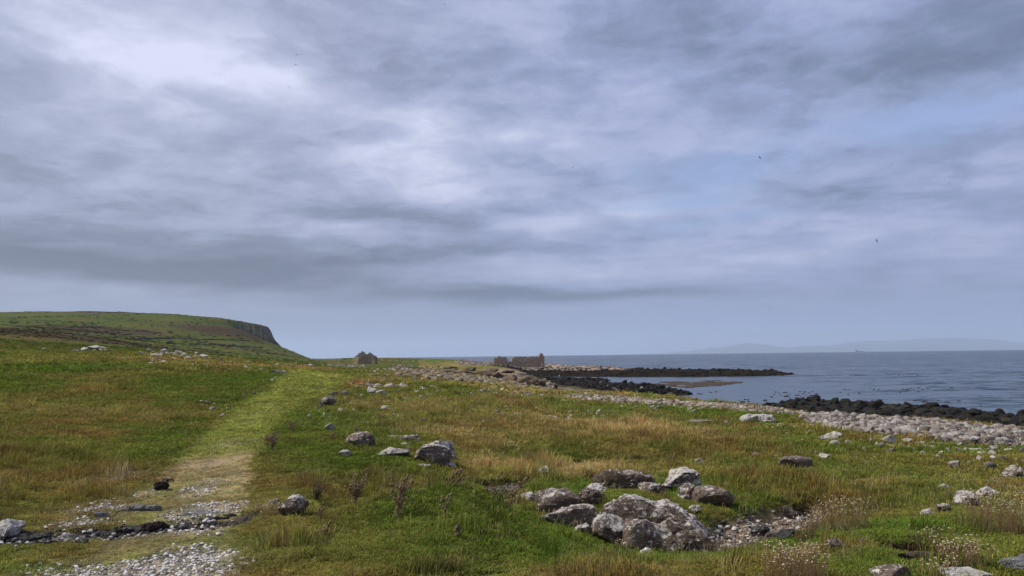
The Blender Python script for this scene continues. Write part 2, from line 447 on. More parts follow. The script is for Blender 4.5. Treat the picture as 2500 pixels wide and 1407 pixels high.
def height(x, y):
    x = np.asarray(x, float); y = np.asarray(y, float)
    z = h_base(x, y)
    r = np.hypot(x, y)
    far = y > 400
    if np.any(far):
        z = np.where(far, headland(x, y, z), z)
    # rock platforms and reefs out of the water
    for P, top, edge in ((PLAT_RIGHT, .72, 5.0), (PLAT_MID, .75, 5.0), (REEF, 1.0, 6.0), (SPIT, 1.35, 9.0), (LEDGE, .35, 3.0)):
        near = (r > 30)
        if not np.any(near): continue
        sd = poly_sd(x, y, P)
        f = sstep(sd, -edge * .6, edge)
        bump = top * f * (1 + .55 * fbm2(x, y, .22, 3, 21))
        z = np.where(f > 0, np.maximum(z, -0.5 + (bump + .5) * f + (0.0 * z)), z)
    land = sstep(z, .8, 2.2)
    rough = land * sstep(r, 3, 7)
    z = z + rough * (0.045 * fbm2(x, y, 1.1, 3, 1) + 0.10 * fbm2(x, y, 0.33, 3, 2) * sstep(r, 6, 14))
    z = z + rough * 0.20 * fbm2(x, y, 0.07, 3, 3) * sstep(r, 18, 60) + rough * (1.2 * fbm2(x, y, .02, 3, 4) + 3.0 * np.abs(fbm2(x, y * .7, .011, 3, 14)) - .6) * sstep(r, 140, 340)
    z = z + sstep(r, 30, 50) * (1 - sstep(r, 400, 500)) * .30 * fbm2(x, y, .5, 2, 6) * (1 - sstep(z, 1.6, 2.6)) * (z > -.4)
    z = z + .08 * sstep(poly_sd(x, y, RIDGE), -.6, 2.2) * (1 + 1.6 * fbm2(x, y, .5, 3, 151)) * (r < 80)
    nr = r < 60
    if np.any(nr):
        td, tw = line_d(x, y, TRACK, TRACK_W)
        tm = 1 - sstep(td / np.maximum(tw, .1), .75, 1.25)
        z = z - 0.05 * tm * nr
        for P_, W_, dep in CHANNELS:
            sd, sw = line_d(x, y, P_, W_)
            z = z - dep * (1 - sstep(sd + .08 * vn2(x * 2.2, y * 2.2, 8), sw * .6, sw * 1.0)) * nr
        bd, bw = line_d(x, y, BURN, BURN_W)
        z = z - 0.26 * (1 - sstep(bd + .18 * vn2(x * 1.6, y * 1.6, 12), bw * .5, bw * 1.15)) * nr
        hd = np.hypot((x - HOLLOW[0]) / .46, (y - HOLLOW[1]) / .58)
        z = z - 0.46 * (1 - sstep(hd, .6, .95)) + .05 * np.exp(-((hd - 1.35) / .4) ** 2)
        z = z + .20 * np.exp(-((x - HUMP[0]) / 1.05) ** 2 - ((y - HUMP[1]) / .70) ** 2) - .16 * np.exp(-((x - HUMP[0] + .3) / 1.5) ** 2 - ((y - HUMP[1] - 2.2) / .9) ** 2)
        z = z + .26 * np.exp(-((x - OUTC[0]) / 1.15) ** 2 - ((y - OUTC[1]) / 1.1) ** 2)
        wd, _ = line_d(x, y, WETBAND)
        z = z - 0.07 * (1 - sstep(wd, .10, .45)) * nr
        pd, _ = line_d(x, y, PEAT)
        z = z - 0.10 * (1 - sstep(pd + .05 * vn2(x * 5, y * 5, 31), .05, .13)) * nr
    return z

def G(u, v):
    return cast(u, v, height)[0]

# ------------------------------------------------------------------ ground colours (what grows or lies there)
def wblob(u, v, su, sv, x, y):
    a = cast(u, v, GB, 4, 120, 900)[0]
    d = a[1]
    b = cast(u, v - sv, GB, 4, 120, 900)[0]; c = cast(u, v + sv, GB, 4, 120, 900)[0]
    sy = max(.15, min(abs(b[1] - d), abs(d - c[1]) * 2.5)); sx = su * d / FPX
    xx = x - a[0] * y / max(d, .1) if False else x - a[0]
    return np.exp(-(xx / sx) ** 2 - ((y - d) / sy) ** 2)

BROWN = [(1650, 1085, 200, 22, .9), (1900, 1195, 150, 30, .9), (2080, 1230, 130, 25, .8), (1450, 1100, 130, 14, .6), (100, 1170, 210, 40, .45), (40, 1110, 120, 25, .35), (950, 1170, 150, 20, .5), (1800, 1090, 150, 20, .5), (1350, 1050, 220, 18, .35), (180, 1210, 120, 22, .4), (1050, 1390, 60, 8, .3)]
STRAW = [(1350, 1035, 420, 22, .38), (1550, 1050, 300, 16, .35), (1150, 1070, 150, 12, .3), (2150, 1180, 160, 14, .3), (1000, 985, 200, 12, .3), (700, 1330, 60, 12, .25), (1150, 1290, 60, 10, .2), (1450, 1385, 120, 10, .2), (60, 1000, 150, 15, .18), (300, 1010, 150, 15, .18), (1350, 1148, 170, 18, 1.0), (1200, 1140, 60, 12, .7), (1430, 1140, 110, 12, .9), (1250, 1200, 30, 10, .8), (1050, 1055, 140, 10, .45), (1500, 1020, 220, 10, .35), (1600, 1060, 160, 10, .4), (950, 990, 90, 8, .3), (1250, 985, 160, 7, .35)]
RUST = [(500, 886, 90, 5, .5), (620, 899, 70, 5, .5), (330, 880, 90, 4, .3), (880, 940, 60, 7, .7), (790, 905, 60, 5, .6), (960, 930, 60, 5, .6), (2000, 1040, 50, 5, .5), (2250, 1075, 120, 6, .5), (1150, 950, 80, 5, .5), (150, 880, 90, 6, .4), (230, 950, 60, 10, .3), (390, 1030, 50, 10, .3)]
LUSH = [(980, 1270, 160, 30, .8), (1100, 1230, 120, 20, .9), (1300, 1370, 260, 20, .5), (700, 1150, 70, 30, .6), (2250, 1290, 120, 20, .9), (2150, 1390, 150, 20, .6), (1950, 1340, 90, 15, .7), (640, 1310, 80, 15, .5), (450, 1080, 60, 30, .3), (80, 1390, 90, 10, .8), (1850, 1130, 150, 12, .6), (2150, 1130, 200, 12, .5), (1500, 1190, 50, 8, .6), (60, 1230, 120, 15, .5), (900, 1010, 100, 12, .3)]

C_GREEN = np.array([.054, .084, .014]); C_LUSH = np.array([.046, .090, .012]); C_OLIVE = np.array([.100, .098, .026])
C_BROWN = np.array([.105, .073, .026]); C_STRAW = np.array([.235, .180, .080]); C_RUST = np.array([.210, .125, .062])
C_TRACK = np.array([.112, .140, .031]); C_BARE = np.array([.175, .150, .080]); C_GRAV = np.array([.215, .195, .165]); C_PEAT = np.array([.020, .015, .010])
C_HEATH = np.array([.040, .032, .019]); C_SHING = np.array([.240, .205, .165]); C_WET = np.array([.018, .017, .015]); C_WEED = np.array([.022, .019, .013])
C_CLIFF = np.array([.17, .155, .13]); C_HILL = np.array([.050, .068, .016]); C_MUD = np.array([.125, .100, .070])

def lerp(c, d, m):
    return c + (np.asarray(d) - c) * m[:, None]

def ground_col(x, y, z, slope=None):
    """returns colours and masks (track, gravel, bare)"""
    n = len(x); r = np.hypot(x, y); a = np.arctan2(x, y)
    c = np.tile(C_GREEN, (n, 1))
    f1 = fbm2(x, y, .16, 4, 41); f2 = fbm2(x, y, .7, 4, 45); f3 = fbm2(x * .5, y, .05, 3, 49)
    c = lerp(c, C_OLIVE, np.clip(.52 + 1.2 * f1 + .8 * f2 + .5 * f3, 0, 1))
    c = lerp(c, C_LUSH, np.clip(-.25 - 1.0 * f1 + .9 * f2, 0, 1))
    c = lerp(c, C_BROWN, np.clip(-.20 + 1.5 * f2 + 1.0 * f3, 0, .85))
    near = r < 90
    long = np.zeros(n)
    if near.any():
        xi, yi = x[near], y[near]; jit = 1 + .0 * xi
        nn = np.clip(.7 + .9 * fbm2(xi, yi, .9, 3, 61), .1, 1.4)
        cc = c[near]; ll = np.zeros(len(xi))
        for lst, colr, lg in ((LUSH, C_LUSH, 0), (BROWN, C_BROWN, 1), (RUST, C_RUST, .6), (STRAW, C_STRAW, 1)):
            for u, v, su, sv, k in lst:
                m = np.clip(wblob(u, v, su, sv, xi, yi) * k * nn, 0, 1)
                cc = lerp(cc, colr, m); ll = np.maximum(ll, m * lg)
        c[near] = cc; long[near] = ll
    # drier, rustier sward along the crest and seaward edge
    edge = np.exp(-((z - 3.3) / .5) ** 2) * sstep(r, 35, 60) * (a > -.35)
    c = lerp(c, C_STRAW * .85, np.clip(edge * (.35 + 1.0 * f2), 0, .7))
    # far hill
    hm = sstep(r, 70, 150) * (a < -.12)
    hh = fbm2(x, y, .012, 4, 71); h2 = fbm2(x, y, .05, 5, 75, .65)
    hc = np.tile(C_HILL, (n, 1))
    hc = lerp(hc, C_GREEN * .72, np.clip(.5 + 2 * hh, 0, 1)); hc = lerp(hc, C_BROWN * .75, np.clip(-.1 + 1.6 * h2 - 1.0 * hh, 0, .8))
    hc = lerp(hc, C_HEATH * 1.1, np.clip(-.15 + 2.8 * fbm2(x, y, .009, 3, 79), 0, .75) * sstep(r, 300, 520))
    c = lerp(c, hc, hm)
    for (u, v, sx, sy, k) in ((60, 820, 16, 22, 1.6), (150, 826, 14, 20, 1.6), (120, 814, 20, 26, 1.6), (200, 832, 9, 22, 1.2), (140, 812, 9, 22, 1.2), (90, 806, 9, 20, 1.1), (50, 803, 8, 14, .8), (190, 822, 8, 20, 1.1), (275, 812, 16, 45, 1.3), (225, 815, 14, 40, .8)):
        p = at_depth(u, v, 172 if u < 225 else 480)
        c = lerp(c, C_HEATH, np.clip(np.exp(-((x - p[0]) / sx) ** 2 - ((y - p[1]) / sy) ** 2) * k * 1.4 * (1 + .5 * h2), 0, .95))
    sp = spur(x, y) * (x < -100) * (y > 400)
    c = lerp(c, C_HEATH * .9, sstep(sp, 3, 6))  # the mound is coloured darker than the slopes around it
    if slope is not None:
        c = lerp(c, C_CLIFF * .9, sstep(slope, .95, 1.5) * (r > 400) * np.clip(.38 + 1.7 * fbm2(x, y + z * 2, .16, 4, 83), 0.0, 1))
    # shore
    sm = (1 - sstep(z, 1.9, 2.75)) * (r > 26)
    c = lerp(c, C_SHING * .8, sm * np.clip(.8 + .6 * f2, 0, 1))
    back = (1 - sstep(z + .25 * f2, 2.45, 2.95)) * (a > .16) * (r > 30)
    c = lerp(c, C_WEED * 2.2, back)
    c = lerp(c, C_WEED, (1 - sstep(z, .9, 1.5)) * (r > 26))
    for P_ in (PLAT_RIGHT, PLAT_MID, REEF, LEDGE):
        c = lerp(c, C_WEED * .5, sstep(poly_sd(x, y, P_), -6, 1) * (1 - sstep(z, 2.2, 2.8)) * (r > 30))
    spit = poly_sd(x, y, SPIT)
    c = lerp(c, C_SHING * .85, sstep(spit, -2, 4) * sstep(z, .75, 1.1))
    masks = {}
    rdg = sstep(poly_sd(x, y, RIDGE) + 1.6 * fbm2(x, y, .35, 4, 153), -.3, .8)
    c = lerp(c, C_SHING * .30, rdg)
    bd_, bw_ = line_d(x, y, BELT_W, BELT_R)
    blt = (1 - sstep(bd_ / np.maximum(bw_, .2) + .5 * fbm2(x, y, .35, 3, 155), .35, .8)) * (r > 25) * (r < 150)
    c = lerp(c, C_SHING * .5, blt * .8)
    td, tw = line_d(x, y, TRACK, TRACK_W)
    wob = .16 * fbm2(x, y, 1.3, 3, 91)
    q = td / np.maximum(tw, .1) + wob
    tm = (1 - sstep(q, .7, 1.05)) * (r < 62)
    far = sstep(r, 15, 24)
    tc = np.tile(C_TRACK, (n, 1)); tc = lerp(tc, C_BARE, np.clip(.25 * np.abs(np.cos(q * 3.0)) + .5 * f2, 0, .6) * (.3 + .4 * (1 - far)))
    bare = np.exp(-((r - 15.0) / 2.6) ** 2)
    tc = lerp(tc, C_BARE, np.clip(bare * (.75 + .6 * f2), 0, 1))
    nearm = 1 - sstep(r, 10.5, 14)
    tc = lerp(tc, C_BARE * .62, np.clip(nearm * (.7 + .9 * f2), 0, .95))
    c = lerp(c, tc, tm)
    # white gravel on the near track
    gm = np.zeros(n)
    for u, v, su, sv, k in ((330, 1395, 190, 40, 1.2), (450, 1350, 110, 30, 1.0), (560, 1385, 70, 20, .5), (220, 1270, 60, 18, .8), (250, 1235, 60, 16, .9), (500, 1235, 70, 18, 1.0), (270, 1170, 60, 14, .7), (510, 1180, 40, 18, .75), (530, 1120, 60, 14, .5), (470, 1290, 60, 14, .7), (330, 1205, 40, 10, .5), (560, 1075, 40, 10, .3), (130, 1310, 60, 8, .6)):
        gm = np.maximum(gm, wblob(u, v, su, sv, x, y) * k)
    gm = np.clip(gm * (.85 + 1.1 * fbm2(x, y, 1.6, 3, 95)), 0, 1) * (r < 20)
    c = lerp(c, C_GRAV * .75, gm * .8)
    bd, bw = line_d(x, y, BURN, BURN_W)
    bm = (1 - sstep(bd + .18 * vn2(x * 1.6, y * 1.6, 12), bw * .6, bw * 1.0)) * (r < 30)
    c = lerp(c, C_MUD * .8, bm)
    stm = np.zeros(n)
    for P_, W_, dep in CHANNELS:
        sd, sw = line_d(x, y, P_, W_)
        stm = np.maximum(stm, (1 - sstep(sd + .08 * vn2(x * 2.2, y * 2.2, 8), sw * .7, sw * 1.0)) * (r < 30))
    c = lerp(c, C_PEAT, stm)
    wd, _ = line_d(x, y, WETBAND)
    wm = (1 - sstep(wd + .10 * vn2(x * 4, y * 4, 33), .22, .42)) * (r < 20)
    c = lerp(c, C_WET * 1.6, wm)
    pd, _ = line_d(x, y, PEAT)
    pm = (1 - sstep(pd + .05 * vn2(x * 5, y * 5, 31), .05, .13)) * (r < 12)
    c = lerp(c, C_PEAT, pm)
    hd = np.hypot((x - HOLLOW[0]) / .46, (y - HOLLOW[1]) / .58)
    hm2 = 1 - sstep(hd, .9, 1.08)
    c = lerp(c, C_PEAT, hm2)
    masks['track'] = tm; masks['gravel'] = gm; masks['burn'] = bm; masks['bare'] = np.clip(bm + stm + wm + pm + hm2 + sm + back + rdg + blt * .8, 0, 1)
    masks['long'] = long; masks['trackbare'] = tm * np.clip(bare * .9 + nearm * .75, 0, 1)
    return np.clip(c, 0.003, 1), masks

# ------------------------------------------------------------------ mesh helpers
def mesh_obj(name, verts, faces, mat=None, parent=None, smooth=False, link=True):
    me = bpy.data.meshes.new(name)
    verts = np.asarray(verts, dtype=np.float32)
    if isinstance(faces, np.ndarray):
        k = faces.shape[1]
        me.vertices.add(len(verts)); me.vertices.foreach_set('co', verts.ravel())
        me.loops.add(faces.size); me.loops.foreach_set('vertex_index', faces.astype(np.int32).ravel())
        me.polygons.add(len(faces)); me.polygons.foreach_set('loop_start', np.arange(0, faces.size, k, dtype=np.int32))
        me.polygons.foreach_set('loop_total', np.full(len(faces), k, dtype=np.int32))
        me.update(calc_edges=True)
    else:
        me.from_pydata([tuple(map(float, v)) for v in verts], [], faces)
        me.update()
    if smooth:
        me.polygons.foreach_set('use_smooth', np.ones(len(me.polygons), bool))
    if mat: me.materials.append(mat)
    o = bpy.data.objects.new(name, me)
    if link: COL.objects.link(o)
    if parent: o.parent = parent
    return o

def set_col(me, name, cols):
    at = me.attributes.new(name, 'FLOAT_COLOR', 'POINT')
    c4 = np.ones((len(cols), 4), np.float32); c4[:, :3] = cols
    at.data.foreach_set('color', c4.ravel())

def tag(o, label=None, cat=None, group=None, kind=None):
    if label: o['label'] = label
    if cat: o['category'] = cat
    if group: o['group'] = group
    if kind: o['kind'] = kind
    return o

def empty(name, loc, rz=0.0):
    o = bpy.data.objects.new(name, None)
    COL.objects.link(o)
    o.location = loc; o.rotation_euler = (0, 0, rz); o.empty_display_size = .1
    return o

class MB:
    def __init__(s): s.v = []; s.f = []; s.n = 0
    def add(s, V, Fc):
        V = np.asarray(V, float)
        s.v.append(V); s.f += [tuple(int(i) + s.n for i in f) for f in Fc]; s.n += len(V)
    def box(s, c, h, rz=0.0, jit=0.0, rng=random):
        V = []
        ca, sa = math.cos(rz), math.sin(rz)
        for k in (-1, 1):
            for j in (-1, 1):
                for i in (-1, 1):
                    X = i * h[0] + rng.uniform(-jit, jit); Y = j * h[1] + rng.uniform(-jit, jit); Z = k * h[2] + rng.uniform(-jit, jit)
                    V.append((c[0] + X * ca - Y * sa, c[1] + X * sa + Y * ca, c[2] + Z))
        s.add(V, [(0, 2, 3, 1), (4, 5, 7, 6), (0, 1, 5, 4), (2, 6, 7, 3), (0, 4, 6, 2), (1, 3, 7, 5)])
    def tube(s, P, rad, sides=5):
        P = np.asarray(P, float); V = []; n = len(P)
        for i in range(n):
            t = P[min(i + 1, n - 1)] - P[max(i - 1, 0)]; t /= np.linalg.norm(t) + 1e-9
            a = np.cross(t, (0, 0, 1) if abs(t[2]) < .9 else (1, 0, 0)); a /= np.linalg.norm(a); b = np.cross(t, a)
            for k in range(sides):
                g = 2 * math.pi * k / sides
                V.append(P[i] + (a * math.cos(g) + b * math.sin(g)) * rad[i])
        Fc = [(i * sides + k, i * sides + (k + 1) % sides, (i + 1) * sides + (k + 1) % sides, (i + 1) * sides + k) for i in range(n - 1) for k in range(sides)]
        Fc.append(tuple(range(sides - 1, -1, -1))); Fc.append(tuple((n - 1) * sides + k for k in range(sides)))
        s.add(V, Fc)
    def build(s, name, mat, parent=None, smooth=False, link=True):
        return mesh_obj(name, np.concatenate(s.v), s.f, mat, parent, smooth, link)

def ico(sub):
    import bmesh
    bm = bmesh.new(); bmesh.ops.create_icosphere(bm, subdivisions=sub, radius=1.0)
    bm.verts.ensure_lookup_table()
    V = np.array([v.co[:] for v in bm.verts]); Fc = np.array([[v.index for v in f.verts] for f in bm.faces])
    bm.free(); return V, Fc
ICO = {k: ico(k) for k in (1, 2, 3, 4, 5, 6)}

# ------------------------------------------------------------------ materials
def material(name):
    m = bpy.data.materials.new(name); m.use_nodes = True
    t = NT(m.node_tree)
    for nd in list(t.n): t.n.remove(nd)
    out = t.new('ShaderNodeOutputMaterial')
    p = t.new('ShaderNodeBsdfPrincipled')
    t.l.new(p.outputs[0], out.inputs[0])
    p.inputs['Roughness'].default_value = .9
    p.inputs['Specular IOR Level'].default_value = .25
    return m, t, p

def bump(t, p, h, strength, dist=.02, prev=None):
    b = t.new('ShaderNodeBump'); b.inputs['Strength'].default_value = strength; b.inputs['Distance'].default_value = dist
    t.l.new(h, b.inputs['Height'])
    if prev: t.l.new(prev, b.inputs['Normal'])
    if p: t.l.new(b.outputs[0], p.inputs['Normal'])
    return b.outputs[0]

def mat_ground():
    m, t, p = material('turf')
    at = t.new('ShaderNodeAttribute'); at.attribute_name = 'col'
    pos = t.new('ShaderNodeNewGeometry').outputs['Position']
    n1 = t.noise(pos, 2.2, 6, .65); n2 = t.noise(pos, 26, 4, .6); n3 = t.noise(pos, .35, 6, .62)
    k = t.math('ADD', t.math('MULTIPLY', n1, .7), t.math('ADD', t.math('MULTIPLY', n2, .55), t.math('MULTIPLY', n3, .75)))
    c = t.mix(1.0, at.outputs['Color'], t.ramp(k, [(0.62, (.40, .42, .40)), (1.0, (.95, .95, .95)), (1.4, (1.6, 1.5, 1.5))]), 'MULTIPLY')
    c2 = t.mix(t.step(t.noise(pos, .9, 5, .7), .56, .70), c, t.mix(1.0, c, (1.5, 1.05, .9), 'MULTIPLY'))
    c2 = t.mix(1.0, c2, (1.22, 1.12, 1.05), 'MULTIPLY')
    t.l.new(c2, p.inputs['Base Color'])
    p.inputs['Roughness'].default_value = 1.0; p.inputs['Specular IOR Level'].default_value = .05
    b1 = bump(t, None, t.noise(pos, 3.0, 5, .65), .9, .12)
    b2 = bump(t, None, n2, .8, .02, b1)
    bump(t, p, t.noise(pos, .22, 6, .68), .8, 1.2, b2)
    return m

def mat_rock(name, base, base2, lichen, amount, lscale=1.0, orange=0.0, rough=.9, vary=.16):
    m, t, p = material(name)
    tc = t.new('ShaderNodeTexCoord').outputs['Object']
    oi = t.new('ShaderNodeObjectInfo').outputs['Random']
    v = t.vmath('ADD', tc, t.vmath('SCALE', (37.0, 17.0, 53.0), t.math('MULTIPLY', oi, 3.0)))
    pos = v
    n1 = t.noise(pos, 6 * lscale, 6, .65); n2 = t.noise(pos, 38 * lscale, 5, .65)
    c = t.mix(t.step(n1, .35, .68), base, base2)
    c = t.mix(1.0, c, t.ramp(n2, [(.25, (.62, .62, .62)), (.75, (1.32, 1.3, 1.28))]), 'MULTIPLY')
    # pale lichen: rounded colonies, thicker on top
    wv = t.new('ShaderNodeTexNoise'); t.l.new(pos, wv.inputs['Vector']); wv.inputs['Scale'].default_value = 22 * lscale; wv.inputs['Detail'].default_value = 4
    pw = t.vmath('ADD', pos, t.vmath('SCALE', t.vmath('SUBTRACT', wv.outputs['Color'], (.5, .5, .5)), .09 / lscale))
    v1 = t.voro(pw, 9 * lscale); v2 = t.voro(pw, 22 * lscale); v3 = t.noise(pw, 7 * lscale, 6, .72)
    gz = t.new('ShaderNodeSeparateXYZ'); t.l.new(t.new('ShaderNodeNewGeometry').outputs['Normal'], gz.inputs[0])
    up = t.math('MULTIPLY_ADD', gz.outputs[2], .13, amount)
    up = t.math('ADD', up, t.math('MULTIPLY', t.math('SUBTRACT', oi, .5), vary))
    l1 = t.step(t.math('SUBTRACT', t.math('ADD', up, -.04), t.math('MULTIPLY', v1, .9)), .0, .05)
    l2 = t.step(t.math('SUBTRACT', t.math('ADD', up, -.02), v2), .0, .06)
    l3 = t.step(t.math('ADD', v3, up), .82, .90)
    L = t.math('MAXIMUM', t.math('MAXIMUM', t.math('MULTIPLY', l1, .95), t.math('MULTIPLY', l2, .8)), t.math('MULTIPLY', l3, .8))
    lc = t.mix(t.noise(pos, 60 * lscale, 3, .6), tuple(x * .72 for x in lichen), tuple(min(1, x * 1.18) for x in lichen))
    c = t.mix(L, c, lc)
    if orange:
        c = t.mix(t.math('MULTIPLY', t.step(t.noise(pos, 3.5 * lscale, 4, .6), .55, .66), orange), c, (.30, .16, .035))
    t.l.new(c, p.inputs['Base Color'])
    p.inputs['Roughness'].default_value = rough
    h = t.math('ADD', t.math('MULTIPLY', n2, .6), t.math('MULTIPLY', t.noise(pos, 14 * lscale, 6, .7), 1.0))
    crack = t.voro(t.vmath('ADD', pos, t.vmath('SCALE', t.vmath('SUBTRACT', wv.outputs['Color'], (.5, .5, .5)), .12 / lscale)), 5 * lscale, 'DISTANCE_TO_EDGE')
    h = t.math('ADD', h, t.math('MULTIPLY', t.step(crack, .0, .05), .35))
    bump(t, p, h, .8, .03 / lscale)
    return m

def mat_inst(name, rough=.9, spec=.2, sc=8.0, lich=None):
    """for scattered pieces: colour comes with each piece"""
    m, t, p = material(name)
    at = t.new('ShaderNodeAttribute'); at.attribute_type = 'INSTANCER'; at.attribute_name = 'col'
    pos = t.new('ShaderNodeNewGeometry').outputs['Position']
    n = t.noise(pos, sc, 5, .68)
    c = t.mix(1.0, at.outputs['Color'], t.ramp(n, [(.28, (.45, .45, .45)), (.5, (1, 1, 1)), (.72, (1.5, 1.5, 1.5))]), 'MULTIPLY')
    if lich:
        c = t.mix(t.step(t.noise(pos, sc * 1.7, 5, .7), .56, .64), c, lich)
    t.l.new(c, p.inputs['Base Color'])
    p.inputs['Roughness'].default_value = rough; p.inputs['Specular IOR Level'].default_value = spec
    bump(t, p, t.noise(pos, sc * 2, 5, .7), .6, .25 / sc)
    return m

def mat_plain(name, c1, c2, scale=20.0, rough=.9, spec=.2, trans=0.0):
    m, t, p = material(name)
    tc = t.new('ShaderNodeTexCoord').outputs['Object']
    oi = t.new('ShaderNodeObjectInfo').outputs['Random']
    v = t.vmath('ADD', tc, t.vmath('SCALE', (37.0, 17.0, 53.0), oi))
    n = t.noise(v, scale, 5, .65)
    t.l.new(t.mix(t.step(n, .3, .7), c1, c2), p.inputs['Base Color'])
    p.inputs['Roughness'].default_value = rough; p.inputs['Specular IOR Level'].default_value = spec
    bump(t, p, n, .4, .3 / scale)
    return m

def mat_blade(name, sheen=.3):
    m, t, p = material(name)
    at = t.new('ShaderNodeAttribute'); at.attribute_type = 'INSTANCER'; at.attribute_name = 'col'
    bv = t.new('ShaderNodeAttribute'); bv.attribute_name = 'bv'
    c = t.mix(1.0, at.outputs['Color'], bv.outputs['Color'], 'MULTIPLY')
    t.n.remove(p)
    out = [n for n in t.n if n.type == 'OUTPUT_MATERIAL'][0]
    df = t.new('ShaderNodeBsdfDiffuse'); tr = t.new('ShaderNodeBsdfTranslucent'); mx = t.new('ShaderNodeMixShader')
    t.l.new(c, df.inputs[0]); t.l.new(c, tr.inputs[0]); mx.inputs[0].default_value = sheen
    t.l.new(df.outputs[0], mx.inputs[1]); t.l.new(tr.outputs[0], mx.inputs[2]); t.l.new(mx.outputs[0], out.inputs[0])
    return m

MAT = {}
MAT['turf'] = mat_ground()
MAT['lichen'] = mat_rock('lichened_basalt', (.100, .072, .053), (.165, .127, .098), (.53, .50, .45), .245, 1.0)
MAT['pale'] = mat_rock('pale_lichened_stone', (.12, .100, .084), (.205, .175, .150), (.46, .43, .385), .31, 1.6, vary=.35)
MAT['brownrock'] = mat_rock('brown_stone', (.085, .066, .050), (.13, .10, .078), (.30, .27, .23), .12, 1.2)
MAT['grey'] = mat_rock('grey_slab', (.11, .108, .11), (.19, .185, .18), (.40, .39, .37), .10, 1.4)
MAT['black'] = mat_rock('weed_covered_rock', (.007, .007, .006), (.017, .015, .011), (.045, .040, .030), .06, .9, rough=.8)
MAT['scrub'] = mat_rock('orange_lichened_crag', (.085, .066, .046), (.15, .118, .080), (.28, .24, .18), .14, .35, orange=.6)
MAT['wetrock'] = mat_rock('dark_wet_rock', (.020, .019, .018), (.050, .045, .040), (.42, .40, .37), .08, 1.5, rough=.55)
MAT['white'] = mat_plain('white_pebble', (.40, .37, .33), (.66, .63, .58), 30)
MAT['masonry'] = mat_rock('rubble_masonry', (.30, .235, .16), (.40, .32, .23), (.50, .43, .33), .16, .5, orange=.35)
MAT['dung'] = mat_plain('dark_peat_clod', (.016, .011, .008), (.035, .024, .016), 40)

# ------------------------------------------------------------------ the land
MKEYS = ('track', 'gravel', 'burn', 'bare', 'long', 'trackbare')
def build_land():
    azs = np.concatenate([np.linspace(-math.pi, -.70, 46)[:-1], np.linspace(-.70, .70, 680), np.linspace(.70, math.pi, 46)[1:]])
    rs = [0.45, .8, 1.3, 2.0, 2.8, 3.6, 4.3]
    def ext(to, k):
        while rs[-1] < to: rs.append(rs[-1] * (1 + k))
    ext(14, .0065); ext(40, .0085); ext(430, .0115); ext(1500, .009)
    rs_ = np.array(rs)
    A, Rr = np.meshgrid(azs, rs_, indexing='ij')
    x = (Rr * np.sin(A)).ravel(); y = (Rr * np.cos(A)).ravel()
    z = height(x, y)
    na, nr = len(azs), len(rs_)
    zg = z.reshape(na, nr)
    # slope, for bare crags
    dr = np.gradient(zg, axis=1) / np.gradient(Rr, axis=1)
    da = np.gradient(zg, axis=0) / (np.gradient(A, axis=0) * Rr)
    slope = np.hypot(dr, da).ravel()
    col, mk = ground_col(x, y, z, slope)
    idx = np.arange(na * nr).reshape(na, nr)
    q = np.stack([idx[:-1, :-1], idx[1:, :-1], idx[1:, 1:], idx[:-1, 1:]], -1).reshape(-1, 4)
    q = q[:, ::-1]
    def fmean(a): return a[q].mean(1)
    fr = fmean(Rr.ravel()); fa = fmean(A.ravel()); fz = fmean(z)
    track = fmean(mk['track']) > .5
    burn = (fmean(mk['burn']) > .5) & ~track
    shore = (fz < 1.75) & (fr > 26) & ~track & ~burn & (fr < 430)
    hill = (fr > 140) & (fa < -.12) & ~shore
    # sea bed far out where nothing shows is dropped
    keep = ~((fz < -1.6) & (fr > 26))
    kinds = np.where(track, 1, np.where(burn, 2, np.where(shore, 3, np.where(hill, 4, 0))))
    for k, nm in enumerate(('ground', 'path', 'stream_bed', 'shore', 'hill')):
        sel = q[(kinds == k) & keep]
        used = np.unique(sel); mp = np.full(na * nr, -1, np.int64); mp[used] = np.arange(len(used))
        o = mesh_obj(nm, np.stack([x[used], y[used], z[used]], -1), mp[sel], MAT['turf'], smooth=True)
        set_col(o.data, 'col', col[used])
        o['kind'] = 'structure'
    global LG
    LG = (azs, rs_, zg, np.concatenate([col, np.stack([mk[n_] for n_ in MKEYS], -1)], 1).reshape(na, nr, -1))
build_land()
# from here on the finished land itself is asked for heights and colours
def _cell(x, y):
    azs, rs_, zg, cg = LG
    a = np.arctan2(x, y); r = np.clip(np.hypot(x, y), rs_[0], rs_[-1] * .9999)
    i = np.clip(np.searchsorted(azs, a, side='right') - 1, 0, len(azs) - 2); j = np.clip(np.searchsorted(rs_, r, side='right') - 1, 0, len(rs_) - 2)
    return i, j, (a - azs[i]) / (azs[i + 1] - azs[i]), (r - rs_[j]) / (rs_[j + 1] - rs_[j])
def height(x, y):
    x = np.asarray(x, float); y = np.asarray(y, float)
    i, j, fa, fr = _cell(x, y); g = LG[2]
    return (1 - fa) * ((1 - fr) * g[i, j] + fr * g[i, j + 1]) + fa * ((1 - fr) * g[i + 1, j] + fr * g[i + 1, j + 1])
def ground_col(x, y, z=None, slope=None):
    i, j, fa, fr = _cell(x, y); g = LG[3]; fa = fa[:, None]; fr = fr[:, None]
    c = (1 - fa) * ((1 - fr) * g[i, j] + fr * g[i, j + 1]) + fa * ((1 - fr) * g[i + 1, j] + fr * g[i + 1, j + 1])
    return c[:, :3], {n_: c[:, 3 + q_] for q_, n_ in enumerate(MKEYS)}

